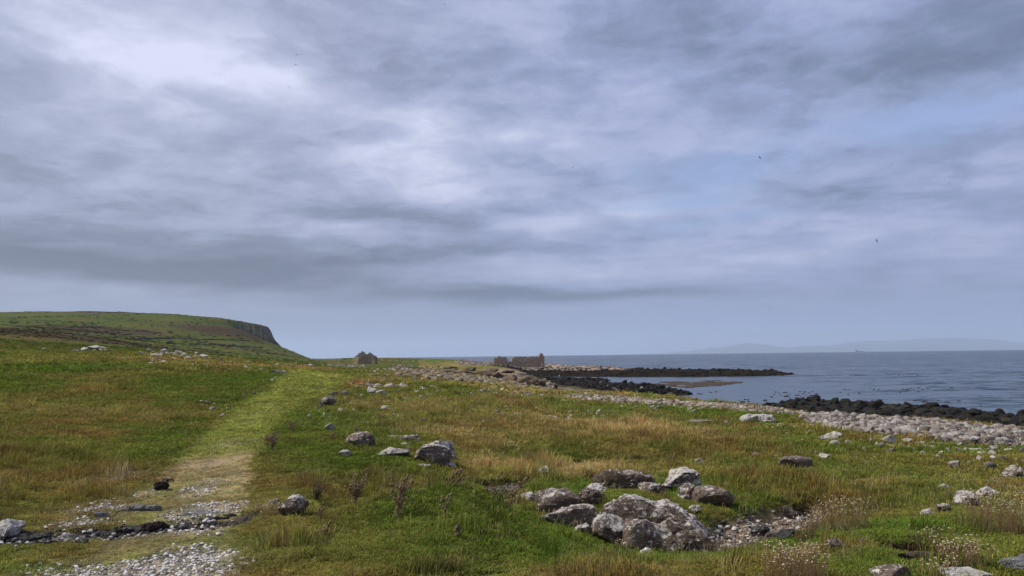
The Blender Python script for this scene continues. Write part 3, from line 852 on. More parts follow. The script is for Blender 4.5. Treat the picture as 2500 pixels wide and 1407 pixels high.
# ------------------------------------------------------------------ the sea
def mat_sea():
    m, t, p = material('sea_water')
    pos = t.new('ShaderNodeNewGeometry').outputs['Position']
    at = t.new('ShaderNodeAttribute'); at.attribute_name = 'calm'
    calm = at.outputs['Fac']
    mp = t.new('ShaderNodeMapping'); t.l.new(pos, mp.inputs['Vector']); mp.inputs['Scale'].default_value = (.55, 1.0, 1.0); mp.inputs['Rotation'].default_value = (0, 0, .25)
    n1 = t.noise(mp.outputs[0], .55, 5, .6); n2 = t.noise(mp.outputs[0], 2.6, 4, .6); n3 = t.noise(mp.outputs[0], .018, 5, .6)
    st = t.math('MULTIPLY', t.math('SUBTRACT', 1.0, t.math('MULTIPLY', calm, .86)), t.math('MULTIPLY_ADD', n3, .7, .35))
    # wave facets as slopes, so that they keep their steepness at any distance
    def slopes(sc, det):
        nd = t.new('ShaderNodeTexNoise'); t.l.new(mp.outputs[0], nd.inputs['Vector']); nd.inputs['Scale'].default_value = sc; nd.inputs['Detail'].default_value = det; nd.inputs['Roughness'].default_value = .6
        return t.vmath('MULTIPLY', t.vmath('SUBTRACT', nd.outputs['Color'], (.5, .5, .5)), (1, 1, 0))
    sl = t.vmath('ADD', t.vmath('SCALE', slopes(.45, 4), 2.6), t.vmath('SCALE', slopes(.07, 4), 1.8))
    nv = t.vmath('NORMALIZE', t.vmath('ADD', t.vmath('SCALE', sl, st), (0, 0, 1)))
    t.l.new(nv, p.inputs['Normal'])
    t.l.new(t.mix(t.step(n3, .35, .65), (.010, .024, .036), (.016, .036, .046)), p.inputs['Base Color'])
    p.inputs['Roughness'].default_value = .24; p.inputs['IOR'].default_value = 1.33; p.inputs['Specular IOR Level'].default_value = .5
    return m
azs = np.concatenate([np.linspace(-math.pi, -.75, 30)[:-1], np.linspace(-.75, .75, 160), np.linspace(.75, math.pi, 30)[1:]])
rs = np.concatenate([np.exp(np.linspace(math.log(30), math.log(600), 150)), np.exp(np.linspace(math.log(620), math.log(9500), 60))])
A, Rr = np.meshgrid(azs, rs, indexing='ij')
sx, sy = (Rr * np.sin(A)).ravel(), (Rr * np.cos(A)).ravel()
idx = np.arange(len(sx)).reshape(A.shape)
q = np.stack([idx[:-1, :-1], idx[:-1, 1:], idx[1:, 1:], idx[1:, :-1]], -1).reshape(-1, 4)[:, ::-1]
q = q[:, ::-1]
sea = mesh_obj('sea', np.stack([sx, sy, np.zeros_like(sx)], -1), q, mat_sea(), smooth=True)
bay = pp([(1250, 916), (1500, 917), (1760, 921), (2000, 934), (2120, 950), (2150, 972), (2000, 985), (1700, 992), (1250, 960)], 0)
lee = pp([(1800, 985), (2100, 968), (2560, 1000), (2560, 1040), (2000, 1000)], 0)
cal = np.maximum(sstep(poly_sd(sx, sy, bay), -14, 14), .7 * sstep(poly_sd(sx, sy, lee), -6, 6))
at = sea.data.attributes.new('calm', 'FLOAT', 'POINT'); at.data.foreach_set('value', cal.astype(np.float32))
sea['kind'] = 'structure'

# ------------------------------------------------------------------ far shore across the water
prof = [(1560, 864), (1640, 861), (1700, 856), (1740, 850), (1780, 846), (1815, 838), (1840, 839), (1870, 846), (1900, 849), (1960, 846), (2050, 842), (2120, 833), (2200, 832), (2270, 826), (2330, 825), (2400, 829), (2470, 838), (2560, 844), (2700, 840), (2900, 850), (3000, 862)]
DM = 28000.0
px = np.linspace(1560, 3000, 150)
pv = np.interp(px, [a for a, b in prof], [b for a, b in prof])
top = np.array([at_depth(u, v, DM) for u, v in zip(px, pv)])
top[:, 2] = np.maximum(top[:, 2] + 11 * np.array([float(vn2(np.array([i * .35]), np.array([0.]), 3)[0]) for i in range(len(px))]), 0.0)
rows = []
for fy, fz in ((-4500, 0.0), (-3500, .22), (-2100, .55), (-900, .86), (0, 1.0), (1200, .9), (3000, .4), (4200, 0.0)):
    rw = top.copy(); rw[:, 1] += fy
    rw[:, 2] = top[:, 2] * fz * (1 + .1 * np.sin(np.arange(len(px)) * .7 + fy)) if fz not in (0., 1.) else top[:, 2] * fz
    if fz == 0: rw[:, 2] = -30
    rows.append(rw)
rows = np.array(rows); nrw, npx = rows.shape[:2]
idx = np.arange(nrw * npx).reshape(nrw, npx)
q = np.stack([idx[:-1, :-1], idx[:-1, 1:], idx[1:, 1:], idx[1:, :-1]], -1).reshape(-1, 4)
far_hills = mesh_obj('far_hills', rows.reshape(-1, 3), q, mat_plain('far_moorland', (.05, .06, .03), (.09, .08, .05), .002), smooth=True)
far_hills['kind'] = 'structure'

# air
hb = MB(); hb.box((0, 4000, 330), (36000, 36000, 365))
m_h = bpy.data.materials.new('sea_air'); m_h.use_nodes = True
ht = NT(m_h.node_tree)
for nd in list(ht.n): ht.n.remove(nd)
ho = ht.new('ShaderNodeOutputMaterial'); hv = ht.new('ShaderNodeVolumePrincipled')
hv.inputs['Color'].default_value = (.70, .84, 1.0, 1); hv.inputs['Density'].default_value = 0.95 / 15000.0; hv.inputs['Anisotropy'].default_value = .2
ht.l.new(hv.outputs[0], ho.inputs['Volume'])
haze = hb.build('haze', m_h); haze['kind'] = 'stuff'

# ------------------------------------------------------------------ scattering of uncountable small things
def scatter(name, pts, rot, scl, cols, idx, sources, label, cat):
    """one object: points carrying turned, scaled and tinted small pieces"""
    me = bpy.data.meshes.new(name)
    n = len(pts)
    me.vertices.add(n); me.vertices.foreach_set('co', np.asarray(pts, np.float32).ravel())
    a = me.attributes.new('rot', 'FLOAT_VECTOR', 'POINT'); a.data.foreach_set('vector', np.asarray(rot, np.float32).ravel())
    a = me.attributes.new('scl', 'FLOAT_VECTOR', 'POINT'); a.data.foreach_set('vector', np.asarray(scl, np.float32).ravel())
    a = me.attributes.new('idx', 'INT', 'POINT'); a.data.foreach_set('value', np.asarray(idx, np.int32))
    set_col(me, 'col', cols)
    o = bpy.data.objects.new(name, me); COL.objects.link(o)
    ng = bpy.data.node_groups.new('scatter_' + name, 'GeometryNodeTree')
    ng.interface.new_socket('Geometry', in_out='INPUT', socket_type='NodeSocketGeometry')
    ng.interface.new_socket('Geometry', in_out='OUTPUT', socket_type='NodeSocketGeometry')
    gi = ng.nodes.new('NodeGroupInput'); go = ng.nodes.new('NodeGroupOutput')
    iop = ng.nodes.new('GeometryNodeInstanceOnPoints')
    join = ng.nodes.new('GeometryNodeJoinGeometry')
    for src in reversed(sources):
        oi = ng.nodes.new('GeometryNodeObjectInfo'); oi.inputs['Object'].default_value = src
        oi.inputs['As Instance'].default_value = True
        ng.links.new(oi.outputs['Geometry'], join.inputs[0])
    def attr(nm, typ):
        nd = ng.nodes.new('GeometryNodeInputNamedAttribute'); nd.data_type = typ; nd.inputs['Name'].default_value = nm
        return nd.outputs[0]
    ng.links.new(gi.outputs[0], iop.inputs['Points'])
    ng.links.new(join.outputs[0], iop.inputs['Instance'])
    iop.inputs['Pick Instance'].default_value = True
    ng.links.new(attr('idx', 'INT'), iop.inputs['Instance Index'])
    e2r = ng.nodes.new('FunctionNodeEulerToRotation')
    ng.links.new(attr('rot', 'FLOAT_VECTOR'), e2r.inputs[0]); ng.links.new(e2r.outputs[0], iop.inputs['Rotation'])
    ng.links.new(attr('scl', 'FLOAT_VECTOR'), iop.inputs['Scale'])
    ng.links.new(iop.outputs[0], go.inputs[0])
    md = o.modifiers.new('scatter', 'NODES'); md.node_group = ng
    tag(o, label, cat, kind='stuff')
    return o

# ------------------------------------------------------------------ grass
def tuft(nblades, spread, h, w, seed, lean=.5, flop=.35):
    rng = np.random.default_rng(seed)
    V, Fc, bv = [], [], []
    for i in range(nblades):
        a = rng.uniform(0, 6.283); rr = spread * math.sqrt(rng.uniform(0, 1))
        bx, by = rr * math.cos(a), rr * math.sin(a)
        az_ = rng.uniform(0, 6.283); hh = h * rng.uniform(.55, 1.25); ln = lean * rng.uniform(.2, 1.3) * hh
        dx_, dy_ = math.cos(az_), math.sin(az_); px_, py_ = -dy_, dx_
        ww = w * rng.uniform(.6, 1.3)
        n = len(V)
        V += [(bx - px_ * ww, by - py_ * ww, -.02), (bx + px_ * ww, by + py_ * ww, -.02)]
        V += [(bx + dx_ * ln * .35 - px_ * ww * .8, by + dy_ * ln * .35 - py_ * ww * .8, hh * .6), (bx + dx_ * ln * .35 + px_ * ww * .8, by + dy_ * ln * .35 + py_ * ww * .8, hh * .6)]
        V += [(bx + dx_ * ln, by + dy_ * ln, hh * (1 - flop * rng.uniform(0, .8)))]
        Fc += [(n, n + 1, n + 3, n + 2), (n + 2, n + 3, n + 4)]
        k = rng.uniform(.6, 1.35); hue = rng.uniform(-.12, .12)
        c = np.array([k * (1 + hue), k, k * (1 - hue)])
        bv += [c] * 5
    o = mesh_obj('grass_blades', V, Fc, MAT['blade'], link=False)
    set_col(o.data, 'bv', np.array(bv))
    return o
MAT['blade'] = mat_blade('grass_blade')
SHORT = [tuft(46, .11, .040, .0040, 10 + i, 1.1) for i in range(4)]
MID = [tuft(44, .15, .058, .0052, 20 + i, 1.1) for i in range(4)]
LONG = [tuft(40, .12, .16, .0045, 30 + i, .55, .25) for i in range(4)]
TUSS = [tuft(60, .20, .085, .010, 40 + i, .9) for i in range(3)]

def sow(n, r0, r1, power, a0=-.74, a1=.74):
    k = np.random.default_rng(int(n + r0 * 10))
    a = k.uniform(a0, a1, n); t = k.uniform(0, 1, n)
    e = 1 - power + 1e-6
    r = (r0 ** e + t * (r1 ** e - r0 ** e)) ** (1 / e)
    return r * np.sin(a), r * np.cos(a), r, k

def grass_layer(name, n, r0, r1, power, src, hscale, want, label, floor=2.35):
    x, y, r, k = sow(n, r0, r1, power)
    z = height(x, y)
    col, mk = ground_col(x, y, z)
    dens = np.clip(1 - mk['bare'] * 1.5, 0, 1) * (z > floor) * np.clip(1 - 1.25 * mk['gravel'], 0, 1)
    if want == 'long':
        dens = dens * np.clip(mk['long'] * 1.8 + .008, 0, 1) * (1 - mk['track'])
    else:
        dens = dens * (1 - .85 * mk['trackbare'])
    keep = k.uniform(0, 1, n) < dens
    x, y, z, r, col = x[keep], y[keep], z[keep], r[keep], col[keep]
    m = len(x)
    hs = hscale * (1 - .6 * mk['track'][keep]) * (.75 + .5 * mk['long'][keep]) * k.uniform(.6, 1.45, m) * (.72 + 1.5 * np.clip(fbm2(x, y, .9, 3, 131), 0, 1) + .9 * np.clip(fbm2(x, y, 2.7, 2, 133), 0, 1))
    ws = k.uniform(.85, 1.3, m) * np.clip(r / 14, .9, 3.2)
    br = k.uniform(.66, 1.38, m)[:, None] * (1 + .34 * fbm2(x, y, 2.2, 3, 137))[:, None]
    cl_ = col * np.array([1.14, 1.0, .95]) * br * 2.2 * (1 + k.normal(0, .06, (m, 3)))
    # a few dead blades among the green
    dead = k.uniform(0, 1, m) < .10
    cl_[dead] = cl_[dead] * .45 + C_STRAW * .5
    rot = np.stack([k.normal(0, .12, m), k.normal(0, .12, m), k.uniform(0, 6.283, m)], -1)
    scl = np.stack([ws, ws, hs * np.clip(r / 22, 1.0, 1.6)], -1)
    return scatter(name, np.stack([x, y, z - .005], -1), rot, scl, np.clip(cl_, .004, .6), k.integers(0, len(src), m), src, label, 'grass')

grass_layer('short_grass', 66000, 5.2, 17, 1.0, SHORT, .46, 'any', 'short grazed green turf over the foreground bank')
grass_layer('meadow_grass', 70000, 14, 62, 1.05, MID, .75, 'any', 'low green and olive meadow grass behind the boulders')
grass_layer('long_grass', 52000, 5.5, 42, 1.0, LONG, 1.0, 'long', 'long brown and straw coloured bog grass around the pool')
grass_layer('rough_grass', 42000, 48, 150, 1.1, TUSS, 1.0, 'any', 'rough tussocky grass on the far meadow', 2.6)

# pale seed stalks standing out of the turf
def stalks(seed, n=9):
    rng = random.Random(seed); V, Fc = [], []
    for i in range(n):
        a = rng.uniform(0, 6.28); bx, by = rng.uniform(-1.2, 1.2), rng.uniform(-1.2, 1.2); h = rng.uniform(.6, 1.1); ln = h * rng.uniform(.1, .45); w = .014
        dx_, dy_ = math.cos(a), math.sin(a); n0 = len(V)
        for t, ww in ((0, w), (.55, w), (.8, w * 2.6), (1.0, w * .6)):
            c = (bx + dx_ * ln * t * t, by + dy_ * ln * t * t, h * t)
            V += [(c[0] - ww, c[1], c[2]), (c[0] + ww, c[1], c[2])]
        Fc += [(n0 + 2 * j, n0 + 2 * j + 1, n0 + 2 * j + 3, n0 + 2 * j + 2) for j in range(3)]
    o = mesh_obj('seed_stalks', V, Fc, MAT['blade'], link=False); set_col(o.data, 'bv', np.ones((len(V), 3)))
    return o
STALK = [stalks(i) for i in range(4)]
x, y, r, k = sow(2600, 5.5, 34, 1.0)
z = height(x, y); col, mk = ground_col(x, y)
ok = (k.uniform(0, 1, len(x)) < np.clip(.25 + 1.2 * fbm2(x, y, .5, 3, 191) + mk['long'], 0, 1)) & (mk['bare'] < .2) & (mk['track'] < .2) & (mk['gravel'] < .2)
x, y, z, r = x[ok], y[ok], z[ok], r[ok]; n = len(x); sc = k.uniform(.09, .19, n)
scatter('seed_stalks', np.stack([x, y, z], -1), np.stack([k.normal(0, .1, n), k.normal(0, .1, n), k.uniform(0, 6.28, n)], -1), np.stack([sc * np.clip(r / 12, .8, 1.6)] * 2 + [sc], -1), np.array([.30, .235, .115]) * k.uniform(.6, 1.3, (n, 1)), k.integers(0, 4, n), STALK, 'pale dry seed stalks standing above the turf', 'grass')

# ------------------------------------------------------------------ rocks
def rock_mesh(seed, sub, dims, cuts=14, rough=.10, flat=.0, blocky=2.6, nscale=1.3, ledge=0.0, crack=1.0):
    rng = np.random.default_rng(seed)
    V, Fc = ICO[sub]
    V = V.copy()
    # a rounded block
    n = np.sum(np.abs(V) ** blocky, axis=1) ** (1 / blocky)
    V = V / n[:, None]
    for i in range(cuts):
        d = rng.normal(0, 1, 3); d /= np.linalg.norm(d)
        c = rng.uniform(.42, .84)
        s = V @ d - c
        V = V - np.clip(s, 0, None)[:, None] * d * rng.uniform(.75, 1.0)
    if flat:
        V[:, 2] = np.where(V[:, 2] > 1 - flat, 1 - flat + (V[:, 2] - 1 + flat) * .25, V[:, 2])
    dims = np.asarray(dims, float)
    big = dims.max()
    V = V * dims
    # relief is worked in real proportions, so that it does not stretch with the stone
    nn = V / dims ** 2
    nn = nn / (np.linalg.norm(nn, axis=1)[:, None] + 1e-9)
    off = rng.uniform(-50, 50, 3)
    P = V / big
    k_ = big * .5 + dims.min() * .5
    V = V + nn * (rough * 1.5 * k_ * fbm3(P + off, nscale, 3, seed))[:, None]
    if sub >= 4:
        rid = 1 - np.abs(fbm3(P + off, nscale * 2.4, 4, seed + 9)) * 2
        V = V + nn * (k_ * (rough * .9 * fbm3(P + off, nscale * 3.2, 4, seed + 5) - rough * 2.4 * crack * np.clip(rid - .76, 0, 1)))[:, None]
        V = V + nn * (k_ * rough * .38 * fbm3(P + off, nscale * 9, 3, seed + 6))[:, None]
    if ledge:
        st = np.round(V[:, 2] / ledge) * ledge
        V[:, 2] = V[:, 2] * .6 + st * .4
    return V, Fc

PROTO = {}
def proto(kind, sub, mat, n, **kw):
    PROTO[kind] = []
    for i in range(n):
        V, Fc = rock_mesh(1000 + hash_(kind) + i * 7, sub, (1, 1, 1), **kw)
        o = mesh_obj(kind, V, Fc, mat, link=False, smooth=(sub >= 4))
        if sub == 3:
            pass
        PROTO[kind].append(o.data)
def hash_(s): return sum(ord(c) * (i + 3) for i, c in enumerate(s)) % 4001
proto('meadow', 3, MAT['pale'], 8, cuts=12, rough=.15, blocky=3, nscale=1.7)
proto('beach', 2, MAT['pale'], 8, cuts=10, rough=.14, blocky=3)
proto('brown', 3, MAT['lichen'], 5, cuts=12, rough=.14, blocky=3)
proto('blackrock', 3, MAT['black'], 7, cuts=12, rough=.2, blocky=3, nscale=1.8)
proto('wet', 3, MAT['wetrock'], 5, cuts=9, rough=.12)
proto('pebble', 2, MAT['white'], 6, cuts=4, rough=.05, blocky=2.2)
proto('cobble', 2, MAT['brownrock'], 6, cuts=5, rough=.06, blocky=2.3)
proto('slab', 4, MAT['grey'], 3, cuts=13, rough=.10, flat=.5)
proto('crag', 4, MAT['scrub'], 5, cuts=10, rough=.16, ledge=.18)

def stone(name, kind, p, dims, rz=None, label=None, cat='stone', group=None, sink=.3, tilt=.12, parent=None):
    o = bpy.data.objects.new(name, random.choice(PROTO[kind]))
    COL.objects.link(o)
    o.scale = dims
    o.rotation_euler = (random.uniform(-tilt, tilt), random.uniform(-tilt, tilt), random.uniform(0, 6.28) if rz is None else rz)
    o.location = (p[0], p[1], p[2] + dims[2] * (1 - 2 * sink))
    if parent: o.parent = parent
    else: tag(o, label, cat, group)
    return o

def hero(name, u, v, w, h, seed, mat, label=None, cat='rock', depth=.7, sink=.25, rz=0.0, sub=5, parent=None, group=None, off=(0, 0, 0), **kw):
    """one boulder modelled for its place: foot of its near side at pixel (u, v), w x h pixels big"""
    p = G(u, v); k = math.hypot(p[0], p[1]) / FPX
    hw = w * k / 2; dp = hw * depth
    # apparent height = part of the top surface foreshortened + real height
    el_ = (EYE - p[2]) / math.hypot(p[0], p[1])
    hh = max(h * k - 2 * dp * el_, .25 * h * k) / 2 / (1 - sink)
    V, Fc = rock_mesh(seed, sub, (hw * 1.34, dp * 1.3, hh * 1.42), **kw)
    ca, sa = math.cos(rz), math.sin(rz)
    V = np.stack([V[:, 0] * ca - V[:, 1] * sa, V[:, 0] * sa + V[:, 1] * ca, V[:, 2]], -1)
    ax = math.atan2(p[0], p[1])
    o = mesh_obj(name, V, Fc, mat, smooth=True)
    o.data.set_sharp_from_angle(angle=.55)
    o.location = (p[0] + math.sin(ax) * dp + off[0], p[1] + math.cos(ax) * dp + off[1], p[2] + hh * (1 - 2 * sink) + off[2])
    if parent:
        o.parent = parent; o.location = o.location - parent.location
    else:
        tag(o, label, cat, group)
    return o

# --- the big lichened outcrop
pc = G(1580, 1300)
outcrop = empty('rock_outcrop', tuple(pc))
tag(outcrop, 'large brown rock outcrop blotched with white lichen beside the stony stream bed', 'rock')
LM = MAT['lichen']
hero('slab', 1572, 1322, 290, 136, 11, LM, parent=outcrop, depth=.85, sub=6, cuts=12, rough=.085, sink=.22, blocky=2.6, crack=.8, nscale=1.7)
hero('block', 1500, 1330, 80, 66, 12, LM, parent=outcrop, depth=.7, blocky=4, cuts=9, rough=.06, sink=.22)
hero('block', 1584, 1346, 88, 66, 13, LM, parent=outcrop, depth=.7, blocky=4.5, cuts=8, rough=.06, sink=.2)
hero('block', 1652, 1350, 62, 52, 14, LM, parent=outcrop, depth=.7, blocky=3, rough=.09, sink=.22)
hero('block', 1672, 1308, 60, 62, 15, LM, parent=outcrop, depth=.8, blocky=3, rough=.09, sink=.2)
hero('flat_rock', 1372, 1254, 136, 72, 16, LM, 'low pale lichened slab against the left flank of the big outcrop', depth=.9, flat=.25, rough=.11, crack=.6)
hero('flat_rock', 1392, 1294, 104, 62, 17, LM, 'small lichened slab sunk in turf below the outcrop\'s left flank', depth=.8, flat=.3, rough=.11, crack=.6)
hero('flat_rock', 1330, 1226, 70, 34, 101, LM, 'ragged lichened ledge between the small knob and the left slab', depth=.8, rough=.15, nscale=1.8)
hero('flat_rock', 1440, 1232, 70, 40, 102, LM, 'rough lichened step between the left slab and the main outcrop', depth=.8, rough=.15, nscale=1.8)
hero('flat_rock', 1600, 1208, 60, 30, 103, LM, 'half-buried lichened rock on the crown between the cracked slab and the ragged rock', depth=.8, rough=.15, nscale=1.8)
hero('boulder', 1432, 1270, 36, 26, 104, LM, 'knobbly lichened rock in the gap left of the main outcrop', depth=.8, rough=.14, nscale=1.8)
hero('boulder', 1725, 1212, 44, 26, 105, LM, 'pale lichened rock leaning on the streaked boulder', depth=.8, rough=.15, nscale=1.8)
hero('boulder', 1284, 1226, 36, 24, 18, LM, 'small lichened knob between the dead thistle and the big outcrop', depth=.8)
hero('boulder', 1457, 1300, 40, 46, 19, LM, 'upright pointed stone with white lichened top leaning by the outcrop', depth=.6, sink=.15)
hero('boulder', 1420, 1302, 34, 22, 20, LM, 'small brown stone in grass left of the pointed stone', depth=.8)
hero('flat_rock', 1520, 1198, 136, 56, 21, LM, 'tilted lichened slab with a crack on the grassy crown behind the outcrop', depth=.8, rough=.11, nscale=1.8, blocky=3.5)
hero('flat_rock', 1452, 1206, 56, 28, 22, LM, 'low lichened rock at the foot of the cracked slab', depth=.8, flat=.2)
hero('flat_rock', 1656, 1202, 100, 50, 23, LM, 'ragged lichened rock jutting to a point behind the outcrop', depth=.7, rough=.13)
hero('boulder', 1690, 1222, 60, 34, 24, LM, 'lichened rock between the ragged rock and the streaked boulder', depth=.8, rough=.12)
hero('boulder', 1750, 1236, 84, 46, 25, LM, 'rounded boulder streaked brown and white above the stream bed', depth=.7, blocky=3, rough=.09, sink=.2)
hero('boulder', 1697, 1252, 22, 18, 26, LM, 'little white-topped stone on the right shoulder of the outcrop', depth=.8, sub=4)
hero('boulder', 1577, 1351, 26, 16, 27, MAT['white'], 'bright white stone at the foot of the big outcrop', 'stone', depth=.8, sub=4)
hero('boulder', 1612, 1358, 42, 24, 28, MAT['brownrock'], 'plain brown cone-shaped stone at the foot of the big outcrop', 'stone', depth=.8, sub=4, sink=.2)
hero('boulder', 1530, 1345, 24, 26, 29, LM, 'narrow lichened stone at the near corner of the big outcrop', 'stone', depth=.6, sub=4, sink=.2)
# --- boulders by the pool
hero('boulder', 1043, 1136, 98, 48, 31, LM, 'big round grey-brown speckled boulder leaning on its neighbours above the pool', depth=.8, sink=.15, blocky=2.3, rough=.06)
hero('boulder', 1080, 1114, 72, 40, 32, LM, 'flat-topped lichened boulder behind the round speckled one', depth=.8, sink=.2, flat=.2)
hero('boulder', 1096, 1128, 38, 30, 33, LM, 'small dark-sided boulder tucked against the round speckled one', depth=.8, sink=.2)
hero('flat_rock', 1092, 1144, 46, 20, 34, MAT['pale'], 'flat white slab below the round speckled boulder', depth=.8, flat=.4)
hero('flat_rock', 1027, 1143, 36, 13, 35, MAT['pale'], 'thin white slab in grass in front of the round speckled boulder', depth=.9, flat=.4)
hero('flat_rock', 877, 1092, 70, 36, 36, LM, 'low split lichened outcrop with a thistle growing behind it', depth=.8, flat=.2, rough=.12)
hero('flat_rock', 958, 1117, 74, 26, 37, MAT['pale'], 'long low white lichened slab between two outcrops in the meadow', depth=.7, flat=.4, rough=.12)
hero('flat_rock', 1008, 1081, 48, 20, 38, LM, 'low lichened ledge behind the long white slab', depth=.8, flat=.3)
hero('flat_rock', 960, 1070, 42, 8, 39, LM, 'thin strip of lichened rock showing through the meadow', depth=.6, flat=.4, sub=4)
hero('boulder', 718, 1262, 54, 46, 41, LM, 'leaning boulder with white lichen on its left side near the sump', depth=.8, sink=.15, rough=.07)
hero('boulder', 668, 1233, 24, 14, 42, MAT['pale'], 'small white stone beside the leaning boulder', 'stone', depth=.8, sub=4)
hero('boulder', 1328, 1166, 38, 24, 43, LM, 'lone two-humped lichened rock in straw coloured grass', depth=.8)
hero('boulder', 1537, 1126, 26, 16, 44, MAT['brownrock'], 'round brown boulder at the end of the dark grass cut', depth=.8, sub=4)
hero('boulder', 1225, 1190, 28, 15, 45, MAT['wetrock'], 'dark wet rock at the right end of the pool', depth=.8, sub=4)
hero('boulder', 800, 993, 32, 28, 46, LM, 'big pale-topped boulder at the edge of the green track', depth=.9, sink=.12, sub=4)
hero('boulder', 1943, 1146, 54, 26, 47, MAT['brownrock'], 'smooth brown oblong boulder alone on green turf', depth=.6, sink=.15, blocky=4, cuts=3, rough=.04)
hero('boulder', 2013, 1121, 30, 15, 48, LM, 'dark wedge of rock with a white tip', 'rock', depth=.8, sub=4)
hero('boulder', 2362, 1234, 58, 32, 49, LM, 'white-faced wedge of rock under a tuft of dry thrift', depth=.8, sink=.15)
hero('boulder', 2404, 1216, 46, 22, 50, LM, 'grey rock behind the white-faced wedge', depth=.8)
hero('boulder', 2475, 1170, 40, 26, 51, LM, 'dark furrowed boulder on open turf near the storm beach', depth=.8, sink=.15, rough=.12)
hero('boulder', 2300, 1252, 34, 24, 52, LM, 'split grey and white stone in grass below the wedge of rock', depth=.7, rough=.13)
hero('boulder', 2258, 1258, 24, 14, 53, MAT['pale'], 'small white stone beside the split stone', 'stone', depth=.8, sub=4)
hero('boulder', 2307, 1196, 24, 13, 54, MAT['pale'], 'white hummocked stone in a dark grassy dip', 'stone', depth=.8, sub=4)
hero('boulder', 2039, 1345, 42, 26, 55, MAT['brownrock'], 'round brown stone with pale cap in bright green turf', depth=.8, sink=.2)
hero('boulder', 2184, 1420, 72, 42, 56, LM, 'grey boulder with white ridge in front of the earthy hollow', depth=.8, sink=.15)
hero('boulder', 2362, 1424, 88, 38, 57, MAT['pale'], 'white-backed low boulder below the flowering thrift', depth=.7, sink=.2)
hero('boulder', 2490, 1398, 60, 38, 58, MAT['grey'], 'rounded mottled grey boulder in turf beside the thrift', depth=.8, sink=.15)
hero('flat_rock', 2262, 1366, 112, 20, 59, MAT['brownrock'], 'brown slab forming the sill of the earthy hollow', depth=.3, sink=.35, flat=.3)
hero('boulder', 1919, 1264, 38, 30, 60, MAT['brownrock'], 'squarish brown boulder under the bank at the head of the stream bed', depth=.7, blocky=3.5, sink=.15)
hero('boulder', 1918, 1236, 28, 12, 61, MAT['brownrock'], 'flat brown stone perched above the squarish boulder', depth=.7, sub=4)
hero('boulder', 1863, 1316, 40, 34, 62, MAT['wetrock'], 'dark grey pointed boulder among pebbles of the stream bed', depth=.8, sink=.12)
hero('boulder', 1881, 1320, 30, 22, 63, MAT['brownrock'], 'brown boulder against the dark pointed one in the stream bed', depth=.8, sub=4)
hero('boulder', 1922, 1316, 54, 26, 64, MAT['wetrock'], 'dark boulder flecked white under the thrift bank', depth=.7)
hero('boulder', 1858, 1252, 22, 13, 65, MAT['grey'], 'pale round stone on the upper stream bed', 'stone', depth=.8, sub=4)
hero('boulder', 1830, 1254, 26, 13, 66, MAT['brownrock'], 'low brown stone in grass at the edge of the stream bed', 'stone', depth=.8, sub=4)
hero('flat_rock', 2017, 1077, 42, 16, 67, MAT['pale'], 'broad white lichened slab below the storm beach', depth=.8, sub=4)
hero('flat_rock', 2041, 1068, 34, 12, 68, LM, 'grey lichened slab behind the broad white slab', depth=.8, sub=4)
hero('flat_rock', 1862, 1035, 64, 24, 69, LM, 'dark rock outcrop in the grass left of the storm beach', depth=.7, sub=4, rough=.14)
hero('flat_rock', 1826, 1033, 34, 20, 70, MAT['pale'], 'pale rubble rock joined to the dark outcrop', depth=.8, sub=4, rough=.14)
hero('flat_rock', 1703, 1036, 46, 10, 71, MAT['pale'], 'thin pale ledge of rock in the far meadow', depth=.8, sub=4)
# track rocks
hero('flat_rock', 330, 1250, 84, 20, 72, MAT['grey'], 'smooth blue-grey slab crossing the track', depth=.35, flat=.5, rough=.12, rz=.25, sink=.4)
hero('flat_rock', 250, 1266, 40, 16, 73, MAT['grey'], 'small grey slab in the gravel beside the smooth slab', depth=.5, flat=.5, rough=.1)
hero('flat_rock', 500, 1258, 90, 14, 74, MAT['grey'], 'grey rock sheet dusted with white shingle at the right of the track', depth=.6, flat=.5, rough=.1, sink=.42)
hero('boulder', 12, 1318, 62, 40, 75, MAT['pale'], 'pale lichened boulder at the end of the black rock band', depth=.7)
hero('clod', 390, 1198, 28, 20, 76, MAT['dung'], 'dark brown peat clod lying on the track', 'clod', depth=.8, sub=4, rough=.2)
hero('clod', 405, 1178, 24, 9, 77, MAT['dung'], 'flat dark peat scrap behind the clod on the track', 'clod', depth=.8, sub=4, rough=.2)
hero('clod', 386, 1300, 54, 26, 78, MAT['dung'], 'dark earthy lump dotted white at the crossing of track and rock band', 'clod', depth=.6, sub=4, rough=.2)
hero('clod', 392, 1156, 26, 6, 79, MAT['dung'], 'thin dark scrape of earth on the track', 'clod', depth=.8, sub=4, rough=.2)
for i, (u, v, w, h) in enumerate([(60, 1322, 90, 15), (150, 1326, 100, 15), (225, 1312, 90, 13), (300, 1297, 90, 12), (425, 1284, 70, 11), (515, 1270, 80, 11), (110, 1302, 60, 10), (575, 1260, 50, 8), (-60, 1326, 120, 16)]):
    hero('flat_rock', u, v, w, h, 80 + i, MAT['wetrock'], 'black wet ledge of the rock band across the track', depth=.5, rough=.18, sink=.34, rz=.15, group='black ledges of the band across the track')

